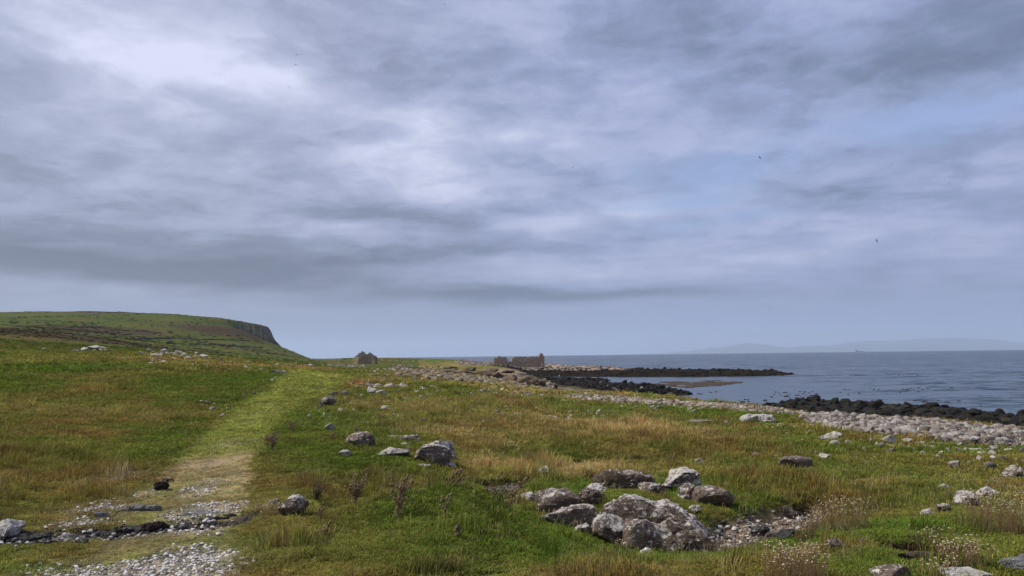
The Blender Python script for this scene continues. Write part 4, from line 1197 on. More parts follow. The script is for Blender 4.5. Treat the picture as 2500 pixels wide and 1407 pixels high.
# --- stones lying about the meadow
MEADOW = [(783, 996, 12, 14), (772, 1004, 8, 8), (792, 1020, 11, 10), (830, 1011, 18, 12), (807, 1052, 26, 14), (755, 1020, 9, 6), (817, 969, 18, 12), (840, 971, 14, 16),
 (905, 963, 24, 16), (930, 966, 24, 12), (955, 947, 26, 10), (990, 980, 22, 9), (885, 991, 10, 5), (935, 1003, 18, 9), (895, 1036, 12, 7), (962, 1016, 8, 6), (1068, 962, 18, 8),
 (1035, 1030, 12, 7), (1175, 978, 16, 6), (1232, 977, 14, 8), (1290, 971, 18, 9), (1215, 1013, 14, 10), (1232, 1015, 9, 6), (1262, 1017, 18, 8), (1258, 1034, 12, 8), (1130, 1040, 10, 4),
 (1395, 1012, 14, 8), (1388, 1030, 12, 10), (1172, 1045, 9, 6), (1128, 968, 9, 7), (1150, 965, 9, 6), (205, 859, 20, 9), (108, 855, 12, 5), (182, 861, 14, 5), (231, 857, 30, 10), (270, 858, 10, 5),
 (307, 873, 8, 5), (385, 874, 20, 12), (401, 863, 16, 10), (438, 867, 24, 8), (459, 881, 22, 9), (499, 876, 22, 10), (514, 878, 9, 5), (365, 861, 18, 10), (284, 896, 12, 5), (269, 913, 8, 4), (374, 885, 6, 5),
 (559, 907, 7, 6), (608, 903, 9, 6), (672, 916, 30, 8), (471, 896, 12, 6), (506, 989, 14, 8), (619, 967, 8, 7), (541, 1019, 12, 5), (596, 968, 8, 4), (988, 1091, 18, 8), (1003, 1102, 8, 8), (1174, 1134, 22, 12),
 (2042, 1088, 28, 9), (2070, 1085, 18, 8), (2126, 1081, 8, 8), (2175, 1085, 28, 16), (2217, 1083, 26, 10), (2171, 1105, 20, 9), (2151, 1095, 14, 10), (1846, 1115, 15, 8), (1836, 1102, 7, 6), (1895, 1118, 12, 6),
 (2332, 1144, 26, 14), (2365, 1137, 10, 7), (2416, 1146, 26, 14), (2313, 1105, 12, 8), (2339, 1103, 12, 8), (2423, 1111, 22, 10), (2427, 1102, 24, 8), (2495, 1110, 14, 12), (2347, 1091, 16, 7), (1770, 1036, 16, 7), (1629, 1043, 18, 9),
 (1437, 1035, 12, 6), (1391, 1037, 14, 9), (1463, 1010, 10, 8), (1430, 1001, 12, 6), (1709, 1133, 26, 6), (1793, 1149, 12, 7), (1470, 1026, 8, 6), (843, 1113, 30, 6), (610, 860 + 40, 8, 5), (345, 866, 12, 6), (420, 872, 14, 8), (480, 868, 12, 7), (446, 876, 12, 7), (525, 880, 12, 6),
 (250, 853, 14, 6), (1020, 960, 10, 5), (1100, 985, 9, 5), (1310, 1000, 9, 5), (1345, 990, 10, 5), (1560, 1010, 9, 5), (1680, 1010, 10, 5), (1010, 1000, 9, 5), (1080, 1010, 8, 5), (870, 950, 14, 8), (890, 945, 10, 7), (1005, 945, 12, 6), (1040, 948, 10, 6),
 (2255, 1110, 10, 6), (2290, 1120, 9, 6), (2390, 1125, 12, 7), (2450, 1125, 14, 8), (2110, 1100, 9, 6), (2090, 1120, 8, 5), (1960, 1080, 9, 6), (1930, 1100, 8, 5), (1990, 1110, 8, 5)]
rs_m = random.Random(77)
for i in range(75):
    MEADOW.append((rs_m.uniform(840, 1750), rs_m.choice([rs_m.uniform(935, 985), rs_m.uniform(950, 1060)]), rs_m.uniform(5, 11), rs_m.uniform(4, 7)))
for u, v, w, h in MEADOW:
    p = G(u, v); k = math.hypot(p[0], p[1]) / FPX
    hw = w * k * .68
    stone('stone', 'meadow', p, (hw, hw * random.uniform(.55, .85), max(h * k * .72, hw * .4) + .02), None, 'pale lichened stone half sunk in the meadow grass', 'stone', 'stones scattered over the meadow', sink=.24)

# --- storm beach on the right: the largest stones one by one, the rest as shingle
def inside(P, n, seed):
    k = np.random.default_rng(seed)
    P = np.array(P); lo, hi = P.min(0), P.max(0)
    out = np.zeros((0, 2))
    while len(out) < n:
        q_ = k.uniform(lo, hi, (n * 3, 2)); q_ = q_[poly_sd(q_[:, 0], q_[:, 1], [tuple(a) for a in P]) > 0]
        out = np.concatenate([out, q_])
    return out[:n], k
def gpoly(px): return [tuple(G(u, v)[:2]) for u, v in px]
pts, k = inside(RIDGE, 330, 5)
pts = pts[fbm2(pts[:, 0], pts[:, 1], .35, 4, 153) > -.30]
for i, (x, y) in enumerate(pts[:290]):
    s = k.uniform(.10, .22) * (1 + .5 * (k.uniform() < .06))
    z = height(np.array([x]), np.array([y]))[0]
    stone('beach_stone', 'beach' if k.uniform() < .62 else 'brown', (x, y, z + k.uniform(0, .07)), (s, s * k.uniform(.6, .9), s * k.uniform(.6, .95)), None, 'pale angular stone in the bank of the storm beach by the black rocks', 'stone', 'stones of the storm beach', sink=.3, tilt=.6)

def src_of(kind, mat):
    out = []
    for me in PROTO[kind]:
        m2 = me.copy(); m2.materials.clear(); m2.materials.append(mat)
        out.append(bpy.data.objects.new(kind + '_piece', m2))
    return out
MAT['stoneinst'] = mat_inst('shingle_stone', sc=9.0, lich=(.40, .37, .325))
MAT['darkinst'] = mat_inst('weedy_stone', .8, .15, 4.0)
MAT['pebinst'] = mat_inst('gravel_pebble', .85, .2, 40.0)
S_BEACH = src_of('beach', MAT['stoneinst']); S_DARK = src_of('blackrock', MAT['darkinst']); S_PEB = src_of('pebble', MAT['pebinst'])

def strew(name, xy, k, s0, s1, pal, srcs, label, cat, flat=(.4, .75), lift=.0, zmin=-9., bias=1.6):
    n = len(xy); x, y = xy[:, 0], xy[:, 1]
    z = height(x, y); ok = z > zmin
    x, y, z = x[ok], y[ok], z[ok]; n = len(x)
    s = s0 + (s1 - s0) * k.uniform(0, 1, n) ** bias
    scl = np.stack([s, s * k.uniform(.6, .95, n), s * k.uniform(flat[0], flat[1], n)], -1)
    rot = np.stack([k.normal(0, .3, n), k.normal(0, .3, n), k.uniform(0, 6.28, n)], -1)
    pal = np.array(pal); c = pal[k.integers(0, len(pal), n)] * k.uniform(.7, 1.3, n)[:, None]
    return scatter(name, np.stack([x, y, z + s * lift], -1), rot, scl, np.clip(c, .004, .75), k.integers(0, len(srcs), n), srcs, label, cat)
PALE = [(.22, .19, .16), (.17, .14, .115), (.30, .265, .225), (.11, .09, .075), (.20, .155, .125), (.07, .058, .048)]
xy, k = inside(RIDGE, 6200, 6)
xy = xy[(fbm2(xy[:, 0], xy[:, 1], .35, 4, 153) + .25 * poly_sd(xy[:, 0], xy[:, 1], RIDGE)) > k.uniform(-.45, .2, len(xy))]
strew('shingle', xy, k, .04, .22, PALE, S_BEACH, 'pale broken shingle filling the storm beach bank', 'shingle', lift=.2, flat=(.55, .95))
# the belt of stones between meadow and rocky shore
k = np.random.default_rng(15)
bx = []
for i in range(len(BELT) - 1):
    for j in range(520):
        t = k.uniform(); u = BELT[i][0] + t * (BELT[i + 1][0] - BELT[i][0]); v = BELT[i][1] + t * (BELT[i + 1][1] - BELT[i][1]); w = BELT[i][2]
        bx.append((u, v + k.normal(0, w * .55)))
bw = np.array([cast(u, v, height, 20, 200, 400)[0][:2] for u, v in bx])
bw = bw + k.normal(0, .9, bw.shape)
bw = bw[fbm2(bw[:, 0], bw[:, 1], .22, 3, 201) > k.uniform(-.55, .25, len(bw))]
ok = np.hypot(bw[:, 0], bw[:, 1]) < 150
strew('shingle', bw[ok], k, .07, .24, [(.27, .23, .19), (.22, .175, .145), (.33, .29, .25), (.15, .12, .098), (.24, .18, .145)], S_BEACH, 'belt of pale pinkish shingle between the meadow and the dark shore rocks', 'shingle', lift=.2)

# --- black weedy rocks of the shore
n_ind = 0
for P, n, s0, s1, lab, grp, seed in ((PLAT_RIGHT, 190, .28, .85, 'black weed-covered boulder of the rock platform below the storm beach', 'black boulders of the rock platform', 23),
                                     (PLAT_MID, 80, .3, .8, 'black weed-covered boulder on the shore inside the bay', 'black boulders inside the bay', 24),
                                     (REEF, 110, .35, .95, 'black boulder of the long low reef reaching into the sea', 'black boulders of the long reef', 25)):
    pts, k = inside(P, n, seed)
    for x, y in pts:
        z = height(np.array([x]), np.array([y]))[0]
        if z < -.35: continue
        s = s0 + (s1 - s0) * k.uniform() ** 2
        stone('shore_boulder', 'blackrock', (x, y, z), (s, s * k.uniform(.6, .95), s * k.uniform(.45, .8)), None, lab, 'boulder', grp, sink=.25, tilt=.3)
    pts, k = inside(P, int(n * 22), seed + 50)
    strew('shore_rocks', pts, k, .15, .55, [(.010, .010, .009), (.016, .014, .010), (.007, .007, .007), (.028, .022, .013)], S_DARK, lab.replace('boulder', 'rubble').replace('black ', 'small black ', 1), 'rubble', zmin=-.3, lift=.1)
pts, k = inside(SPIT, 5200, 31)
strew('shingle', pts, k, .18, .55, [(.20, .17, .14), (.15, .125, .10), (.26, .22, .18), (.11, .095, .08)], S_BEACH, 'grey-brown cobbles of the spit below the long ruin', 'shingle', zmin=.7, lift=.15)
pts, k = inside(LEDGE, 900, 33)
strew('shore_rocks', pts, k, .2, .7, [(.010, .010, .009), (.016, .014, .010)], S_DARK, 'line of low black rocks awash inside the bay', 'rubble', zmin=-.5, lift=.1)

# --- brown crags with orange lichen behind the belt of stones
CRAGS = [(1085, 915, 60, 14), (1130, 917, 60, 16), (1175, 921, 60, 20), (1215, 926, 60, 24), (1250, 935, 60, 26), (1285, 942, 60, 30), (1320, 947, 56, 26), (1352, 948, 40, 18), (1030, 909, 60, 10), (1150, 905, 50, 12), (1200, 908, 50, 12), (1100, 902, 60, 9), (1240, 912, 50, 12), (1010, 902, 50, 8), (970, 907, 40, 8)]
for i, (u, v, w, h) in enumerate(CRAGS):
    p = cast(u, v, height, 20, 300)[0]; kk = math.hypot(p[0], p[1]) / FPX
    stone('crag', 'crag', p, (w * kk * .5, w * kk * .3, h * kk * .5), None, 'brown crag with orange lichen above the dark shore rocks', 'rock', 'brown crags behind the shingle belt', sink=.22, tilt=.1)
k = np.random.default_rng(16)
cx = []
for i in range(3600):
    u = k.uniform(960, 1345); v = 902 + (u - 960) * .095 + k.normal(3, 7)
    cx.append(cast(u, v, height, 20, 300, 400)[0][:2])
strew('shore_rocks', np.array(cx), k, .12, .5, [(.15, .118, .080), (.19, .15, .105), (.10, .080, .056), (.26, .22, .17), (.22, .145, .055)], S_BEACH, 'broken brown rocks and rubble around the orange crags', 'rubble', zmin=.5, lift=.15)

# --- rubble of tumbled walls near the cottage and on the crest
k = np.random.default_rng(17)
rx = []
for (u0, v0, u1, v1, n, jt) in ((800, 893, 900, 896, 160, 2.0), (690, 893, 800, 897, 60, 1.5), (350, 864, 520, 878, 120, 3), (215, 854, 262, 857, 30, 1.5), (760, 878, 850, 881, 60, 1.0), (900, 905, 1000, 905, 80, 2), (920, 883, 1200, 884, 120, 1.5), (480, 990, 560, 1000, 12, 5), (640, 930, 720, 915, 14, 3), (2130, 1085, 2480, 1105, 70, 8), (1300, 985, 1700, 1015, 160, 12), (880, 940, 1100, 975, 160, 14), (900, 1000, 1500, 1010, 160, 16), (1150, 960, 1300, 970, 80, 8), (350, 880, 700, 905, 60, 8), (1850, 1040, 2050, 1060, 40, 6)):
    for i in range(n):
        t = k.uniform(); rx.append(cast(u0 + t * (u1 - u0), v0 + t * (v1 - v0) + k.normal(0, jt), height, 10, 500, 600)[0][:2])
rx = np.array(rx)
rr_ = np.hypot(rx[:, 0], rx[:, 1])
strew('rubble', rx[rr_ > 45], k, .12, .38, [(.36, .32, .27), (.26, .22, .18), (.44, .40, .35), (.17, .14, .115)], S_BEACH, 'scattered grey rubble of fallen walls toward the cottage', 'rubble', lift=.2)
strew('rubble', rx[rr_ <= 45], k, .05, .14, [(.40, .36, .31), (.30, .26, .22), (.48, .44, .39), (.2, .17, .14)], S_BEACH, 'small stones strewn through the near meadow grass', 'rubble', lift=.1)

# --- heather and bracken clumps over the far slopes
kh = np.random.default_rng(71)
ha = kh.uniform(-.70, -.20, 60000); hr = np.exp(kh.uniform(math.log(125), math.log(930), 60000))
hx, hy = hr * np.sin(ha), hr * np.cos(ha); hzz = height(hx, hy); hcol, _ = ground_col(hx, hy)
dark = 1 - sstep(hcol.sum(1), .085, .135)
hn = fbm2(hx, hy, .03, 4, 211, .6)
ok = (kh.uniform(0, 1, len(hx)) < np.clip(dark * .55 * np.clip(.5 + 2 * hn, 0, 1) + .004, 0, 1)) & (hzz > 4)
hx, hy, hzz, hr, hcol, dark = hx[ok][:16000], hy[ok][:16000], hzz[ok][:16000], hr[ok][:16000], hcol[ok][:16000], dark[ok][:16000]
n = len(hx); hs_ = kh.uniform(.3, .9, n) * np.clip(hr / 330, .5, 1.6)
hc = np.where((kh.uniform(0, 1, n) < .75)[:, None], np.array([.040, .034, .018]), np.array([.052, .060, .020])) * kh.uniform(.6, 1.5, (n, 1))
MAT['clump'] = mat_inst('heather_clump', 1.0, .02, 1.5)
S_CLUMP = src_of('blackrock', MAT['clump'])
scatter('heather', np.stack([hx, hy, hzz], -1), np.stack([np.zeros(n), np.zeros(n), kh.uniform(0, 6.28, n)], -1), np.stack([hs_ * 1.5, hs_ * 1.2, hs_ * .34], -1), hc, kh.integers(0, len(S_CLUMP), n), S_CLUMP, 'dark heather and bracken clumps over the far hillside', 'heather')

# --- gravel of the track and the stream bed
def sow_mask(n, r0, r1, a0, a1, key, thr, seed, pw=1.0):
    x, y, r, k = sow(n, r0, r1, pw, a0, a1)
    z = height(x, y); c, mk = ground_col(x, y, z)
    ok = mk[key] > thr * k.uniform(.3, 1.6, n)
    return x[ok], y[ok], z[ok], k
x, y, z, k = sow_mask(30000, 6.2, 15.5, -.62, -.30, 'gravel', .30, 1)
WHITES = [(.50, .47, .43), (.60, .57, .53), (.40, .36, .32), (.28, .25, .22), (.55, .50, .46), (.20, .175, .15), (.15, .12, .09), (.24, .20, .15)]
order = np.argsort(np.hypot(x, y))
pick = order[:: max(1, len(order) // 240)][:240]
for i in pick:
    s = k.uniform(.013, .032)
    stone('pebble', 'pebble', (x[i], y[i], z[i] + .004), (s, s * k.uniform(.65, .95), s * k.uniform(.4, .65)), None, 'white pebble in the gravel of the track', 'pebble', 'white pebbles on the track', sink=.25, tilt=.3)
rest = np.setdiff1d(np.arange(len(x)), pick)
strew('gravel', np.stack([x[rest], y[rest]], -1), k, .004, .026, WHITES, S_PEB, 'white pebbly gravel spread over the near track', 'gravel', lift=.1, bias=2.2)
wb = np.random.default_rng(91); wp_ = []
for i in range(700):
    j = wb.integers(0, len(WETBAND) - 1); t = wb.uniform(); p_ = np.array(WETBAND[j]) * (1 - t) + np.array(WETBAND[j + 1]) * t; wp_.append(p_ + wb.normal(0, .16, 2))
strew('gravel', np.array(wp_), wb, .008, .045, [(.04, .037, .034), (.03, .028, .026), (.06, .055, .05), (.35, .33, .30), (.50, .48, .45), (.02, .019, .018)], S_PEB, 'dark wet stones and white chips along the black rock band', 'gravel', lift=.2)
x, y, z, k = sow_mask(9000, 9.0, 14.5, .14, .42, 'burn', .55, 2)
MUDS = [(.22, .19, .15), (.15, .12, .09), (.30, .27, .23), (.10, .08, .06), (.19, .155, .115), (.42, .39, .35)]
pick = np.arange(0, min(len(x), 260))
for i in pick[:170]:
    s = k.uniform(.03, .075)
    stone('cobble', 'cobble' if k.uniform() < .6 else 'pebble' if k.uniform() < .35 else 'beach', (x[i], y[i], z[i] + .008), (s, s * k.uniform(.65, .95), s * k.uniform(.4, .7)), None, 'brown or whitish cobble on the dry stream bed', 'cobble', 'cobbles of the stream bed', sink=.25, tilt=.3)
strew('gravel', np.stack([x[170:], y[170:]], -1), k, .010, .045, MUDS, S_PEB, 'mixed brown gravel of the dry stream bed', 'gravel', lift=.2)

# ------------------------------------------------------------------ water in the grass
def mat_pool():
    m, t, p = material('peaty_water')
    p.inputs['Base Color'].default_value = (.012, .010, .007, 1); p.inputs['Roughness'].default_value = .04; p.inputs['Specular IOR Level'].default_value = .5
    pos = t.new('ShaderNodeNewGeometry').outputs['Position']
    bump(t, p, t.noise(pos, 7.0, 3, .5), .06, .05)
    return m
MAT['pool'] = mat_pool()
def pool(name, P, W_, drop, label):
    # lies in its cut, at one level
    A_ = np.array(P); lv = height(A_[:, 0], A_[:, 1]).min() + drop
    V = [];
    L, Rt = [], []
    for i in range(len(A_)):
        t = A_[min(i + 1, len(A_) - 1)] - A_[max(i - 1, 0)]; t /= np.linalg.norm(t); nrm_ = np.array([-t[1], t[0]])
        L.append(A_[i] + nrm_ * W_[i] * .95); Rt.append(A_[i] - nrm_ * W_[i] * .95)
    ring = L + Rt[::-1]
    V = [(a[0], a[1], lv) for a in ring]
    n = len(A_)
    Fc = [(i, i + 1, 2 * n - 2 - i, 2 * n - 1 - i) for i in range(n - 1)]
    o = mesh_obj(name, V, Fc, MAT['pool']); o['kind'] = 'structure'
    if o.data.polygons[0].normal.z < 0: o.data.flip_normals()
    return o
pool('stream_water', POOL, POOL_W, .365, '')
pool('stream_water', SUMP, SUMP_W, .07, '')

# ------------------------------------------------------------------ ruins
def stone_wall(mb, p0, p1, topf, openings=(), thick=.55, cw=.42, ch=.23, seed=0, z0=0.0, base=-.5):
    """courses of rubble between p0 and p1 (x, y); topf(s) is the height at distance s; openings are (s0, s1, z0, z1)"""
    rng = random.Random(seed)
    p0 = np.array(p0, float); p1 = np.array(p1, float)
    L = np.linalg.norm(p1 - p0); d = (p1 - p0) / L; rz = math.atan2(d[1], d[0])
    z = base; row = 0
    while z < 8:
        h = ch * rng.uniform(.8, 1.25); s = -rng.uniform(0, cw * .6); anyin = False
        while s < L:
            w = cw * rng.uniform(.6, 1.5); s0, s1 = max(s, 0), min(s + w, L); s += w
            if s1 - s0 < .06: continue
            m = (s0 + s1) / 2
            if z + h * .6 > topf(m) + rng.uniform(-.07, .07): continue
            anyin = True
            pieces = [(s0, s1)]
            for (a, b, c, e) in openings:
                if z + h / 2 > c and z + h / 2 < e:
                    nxt = []
                    for (q0, q1) in pieces:
                        if q1 <= a or q0 >= b: nxt.append((q0, q1))
                        else:
                            if q0 < a: nxt.append((q0, a))
                            if q1 > b: nxt.append((b, q1))
                    pieces = nxt
            for (q0, q1) in pieces:
                if q1 - q0 < .05: continue
                c = p0 + d * (q0 + q1) / 2
                mb.box((c[0], c[1], z0 + z + h / 2), ((q1 - q0) / 2 - .012, thick / 2 + rng.uniform(-.09, .09), h / 2 - .014), rz, .03, rng)
        z += h; row += 1
        if not anyin and z > 0: break

def cottage():
    p = cast(878, 893.5, height, 100, 400)[0]
    p = at_depth(878, 893.5, 244.0)
    gz = height(np.array([p[0] + 2]), np.array([p[1] + 3]))[0]
    root = empty('roofless_cottage', (p[0], p[1], min(p[2], gz)), 0)
    tag(root, 'roofless gabled stone cottage standing on the green point', 'ruin')
    aW = R_(8); ux, uy = math.cos(aW), math.sin(aW)          # along the near gable
    aD = R_(25); dx_, dy_ = -math.sin(aD), math.cos(aD)      # along the side walls
    W_, D_ = 5.3, 7.4
    A0 = np.array((0., 0.)); B0 = A0 + W_ * np.array((ux, uy)); C0 = A0 + D_ * np.array((dx_, dy_)); D0 = B0 + D_ * np.array((dx_, dy_))
    def gable(s, notch=False):
        h = 2.75 + 1.95 * max(0, 1 - abs(s - W_ / 2) / (W_ / 2))
        if notch and 1.4 < s < 2.9: h = min(h, 3.85 - .5 * (1 if 1.7 < s < 2.3 else 0) * .4)
        return h
    mb = MB(); stone_wall(mb, A0, B0, lambda s: gable(s, True), [(3.85, 4.5, .55, 1.75)], seed=1); mb.build('gable_wall', MAT['masonry'], root)
    mb = MB(); stone_wall(mb, C0, D0, lambda s: gable(s), [], seed=2); mb.build('gable_wall', MAT['masonry'], root)
    mb = MB(); stone_wall(mb, A0 + (C0 - A0) * .04, C0 - (C0 - A0) * .04, lambda s: 2.75, [(1.0, 1.9, .0, 1.95), (4.2, 5.0, .9, 1.9)], seed=3); mb.build('side_wall', MAT['masonry'], root)
    mb = MB(); stone_wall(mb, B0 + (D0 - B0) * .04, D0 - (D0 - B0) * .04, lambda s: 2.6 - .25 * (s > 4), [(3.0, 3.9, 0.0, 1.9)], seed=4); mb.build('side_wall', MAT['masonry'], root)
    dv = (B0 - A0) / W_
    c = A0 + dv * 4.17
    mb = MB(); mb.box((c[0], c[1], 1.84), (.52, .30, .09), aW, .01); mb.build('window_lintel', MAT['masonry'], root)
    c = A0 + np.array((dx_, dy_)) * 1.75
    mb = MB(); mb.box((c[0], c[1], 2.06), (.30, .65, .10), R_(25), .01); mb.build('door_lintel', MAT['masonry'], root)
cottage()

def long_ruin():
    P0 = at_depth(1205.5, 892.5, 276.0); P1 = at_depth(1312, 893.5, 280.0)
    gz = min(P0[2], P1[2], height(np.array([P0[0]]), np.array([P0[1]]))[0])
    root = empty('long_ruin', (P0[0], P0[1], gz))
    tag(root, 'long roofless stone ruin with one standing gable above the shingle spit', 'ruin')
    B = (P1 - P0)[:2]; L = np.linalg.norm(B); d = B / L; n = np.array((-d[1], d[0]))
    px_m = L / (1312 - 1205.5)
    def top(s):
        u = 1205.5 + s / px_m
        if u < 1212: return 3.05
        if u < 1217: return 3.25
        if u < 1222: return 3.75
        if u < 1236: return 3.3
        if u < 1239.5: return 2.9
        if u < 1249: return 1.45
        if u < 1252: return 2.8
        return 3.25
    def S(u): return (u - 1205.5) * px_m
    mb = MB(); stone_wall(mb, (0, 0), B, top, [(S(1268), S(1272.5), .9, 1.9), (S(1294), S(1299.5), .9, 2.0), (S(1279), S(1284), .0, 2.0)], seed=11); mb.build('front_wall', MAT['masonry'], root)
    mb = MB(); stone_wall(mb, d * S(1279), d * S(1284), lambda s: 1.9, [], thick=.3, seed=12); mb.build('blocked_doorway', MAT['masonry'], root)
    for u0, u1, z0_, z1_ in ((1268, 1272.5, .9, 1.9), (1294, 1299.5, .9, 2.0)):
        c = d * (S(u0) + S(u1)) / 2
        mb = MB(); mb.box((c[0], c[1], z1_ + .1), ((S(u1) - S(u0)) / 2 + .2, .3, .1), math.atan2(d[1], d[0]), .01); mb.build('window_lintel', MAT['masonry'], root)
    for u0, u1, z1_ in ((1268, 1272.5, 1.9), (1294, 1299.5, 2.0)):
        q_ = n * .12
        mb = MB(); stone_wall(mb, d * S(u0) + q_, d * S(u1) + q_, lambda s: z1_ - .05, [], thick=.2, seed=int(u0), base=.8); mb.build('blocked_window', MAT['masonry'], root)
    g0 = B + d * .3; gd = np.array((math.cos(R_(62)), math.sin(R_(62)))); GW = 4.8
    def gt(s): return min(4.5, 3.0 + 2.0 * max(0, 1 - abs(s - GW / 2) / (GW / 2)))
    mb = MB(); stone_wall(mb, g0, g0 + gd * GW, gt, [(1.9, 2.8, .0, 1.7)], seed=13); mb.build('gable_wall', MAT['masonry'], root)
    mb = MB(); stone_wall(mb, n * 4.6 + d * .5, n * 4.6 + d * 12, lambda s: 1.7 + .5 * math.sin(s), [], seed=14); mb.build('rear_wall', MAT['masonry'], root)
    w = empty('ruined_yard_wall', tuple(at_depth(1176, 890.5, 272.0)[:2]) + (gz,))
    tag(w, 'low broken yard wall running from the end of the long ruin', 'wall')
    q1 = at_depth(1204, 891, 275.0)[:2] - np.array(w.location)[:2]
    mb = MB(); stone_wall(mb, (0, 0), q1, lambda s: .9 + .25 * math.sin(s * 2.1), [], seed=15); mb.build('wall_stones', MAT['masonry'], w)
long_ruin()

# ------------------------------------------------------------------ dry stone walls on the hill
def field_wall(px, label, hgt=.8, cw=.7, r0=270, seed=0):
    P = [cast(u, v, height, r0, 1300, 1500)[0] for u, v in px]
    w = empty('dry_stone_wall', tuple(P[0])); tag(w, label, 'wall')
    rng = random.Random(seed); mb = MB(); o = np.array(P[0])
    for i in range(len(P) - 1):
        a, b = P[i], P[i + 1]; L = np.linalg.norm((b - a)[:2]); n = max(2, int(L / cw)); rz = math.atan2(b[1] - a[1], b[0] - a[0])
        if L > 400: continue
        for j in range(n):
            t = (j + .5) / n; x, y = a[0] + (b[0] - a[0]) * t, a[1] + (b[1] - a[1]) * t
            z = height(np.array([x]), np.array([y]))[0]
            if rng.random() < .12: continue
            hh = hgt * rng.uniform(.5, 1.2)
            mb.box((x - o[0] + rng.uniform(-.2, .2), y - o[1] + rng.uniform(-.2, .2), z - o[2] + hh / 2 - .2), (cw * rng.uniform(.4, .62), .4, hh / 2 + .2), rz, .12, rng)
    mb.build('wall_stones', MAT['brownrock'], w)
field_wall([(330, 829), (360, 828), (420, 827), (470, 829)], 'grey dry stone wall running level across the hillside below the heather', seed=1)
field_wall([(470, 829), (520, 830), (570, 831), (610, 834)], 'dry stone wall continuing over the hillside toward the cliff', seed=2)
field_wall([(410, 838), (480, 841), (540, 845), (600, 847), (640, 850)], 'lower dry stone wall slanting down the hillside to the dark mound', seed=3)
field_wall([(690, 864), (740, 868), (790, 871), (840, 873), (862, 874)], 'pale dry stone wall leading along the skyline toward the cottage', hgt=.7, cw=.6, seed=4)
cn = cast(222, 768.5, height, 500, 1300)[0]
mb = MB()
for i in range(40):
    mb.box((random.uniform(-7, 7), random.uniform(-1.5, 1.5), random.uniform(-.3, .9)), (random.uniform(.4, .9),) * 2 + (random.uniform(.3, .6),), random.uniform(0, 3), .15)
tag(mb.build('cairn', MAT['pale']), 'low heap of stones on the skyline of the hill', 'cairn').location = tuple(cn)

# ------------------------------------------------------------------ thistles, thrift and tussocks
MAT['drystem'] = mat_plain('dry_thistle_stem', (.12, .08, .05), (.20, .14, .09), 60)
MAT['dryhead'] = mat_plain('dry_thistle_head', (.115, .078, .045), (.26, .185, .115), 90)
MAT['thriftstalk'] = mat_plain('dry_thrift_stalk', (.34, .215, .095), (.48, .34, .17), 40)
MAT['thrifthead'] = mat_plain('dry_thrift_head', (.34, .27, .17), (.54, .45, .32), 120)
MAT['rustblade'] = mat_plain('rusty_grass', (.17, .095, .045), (.30, .19, .10), 30)
MAT['heatherleaf'] = mat_plain('dark_leaf', (.018, .026, .010), (.05, .055, .022), 40)

def spike_head(r, seed):
    rng = np.random.default_rng(seed)
    V, Fc = ICO[2]; V = V.copy()
    V = V * (.55 + .75 * (rng.uniform(0, 1, len(V)) > .6))[:, None] * r; V[:, 2] *= 1.1
    return mesh_obj('flower_head', V, Fc, MAT['dryhead'], link=False).data
HEADS = [spike_head(1.0, i) for i in range(4)]

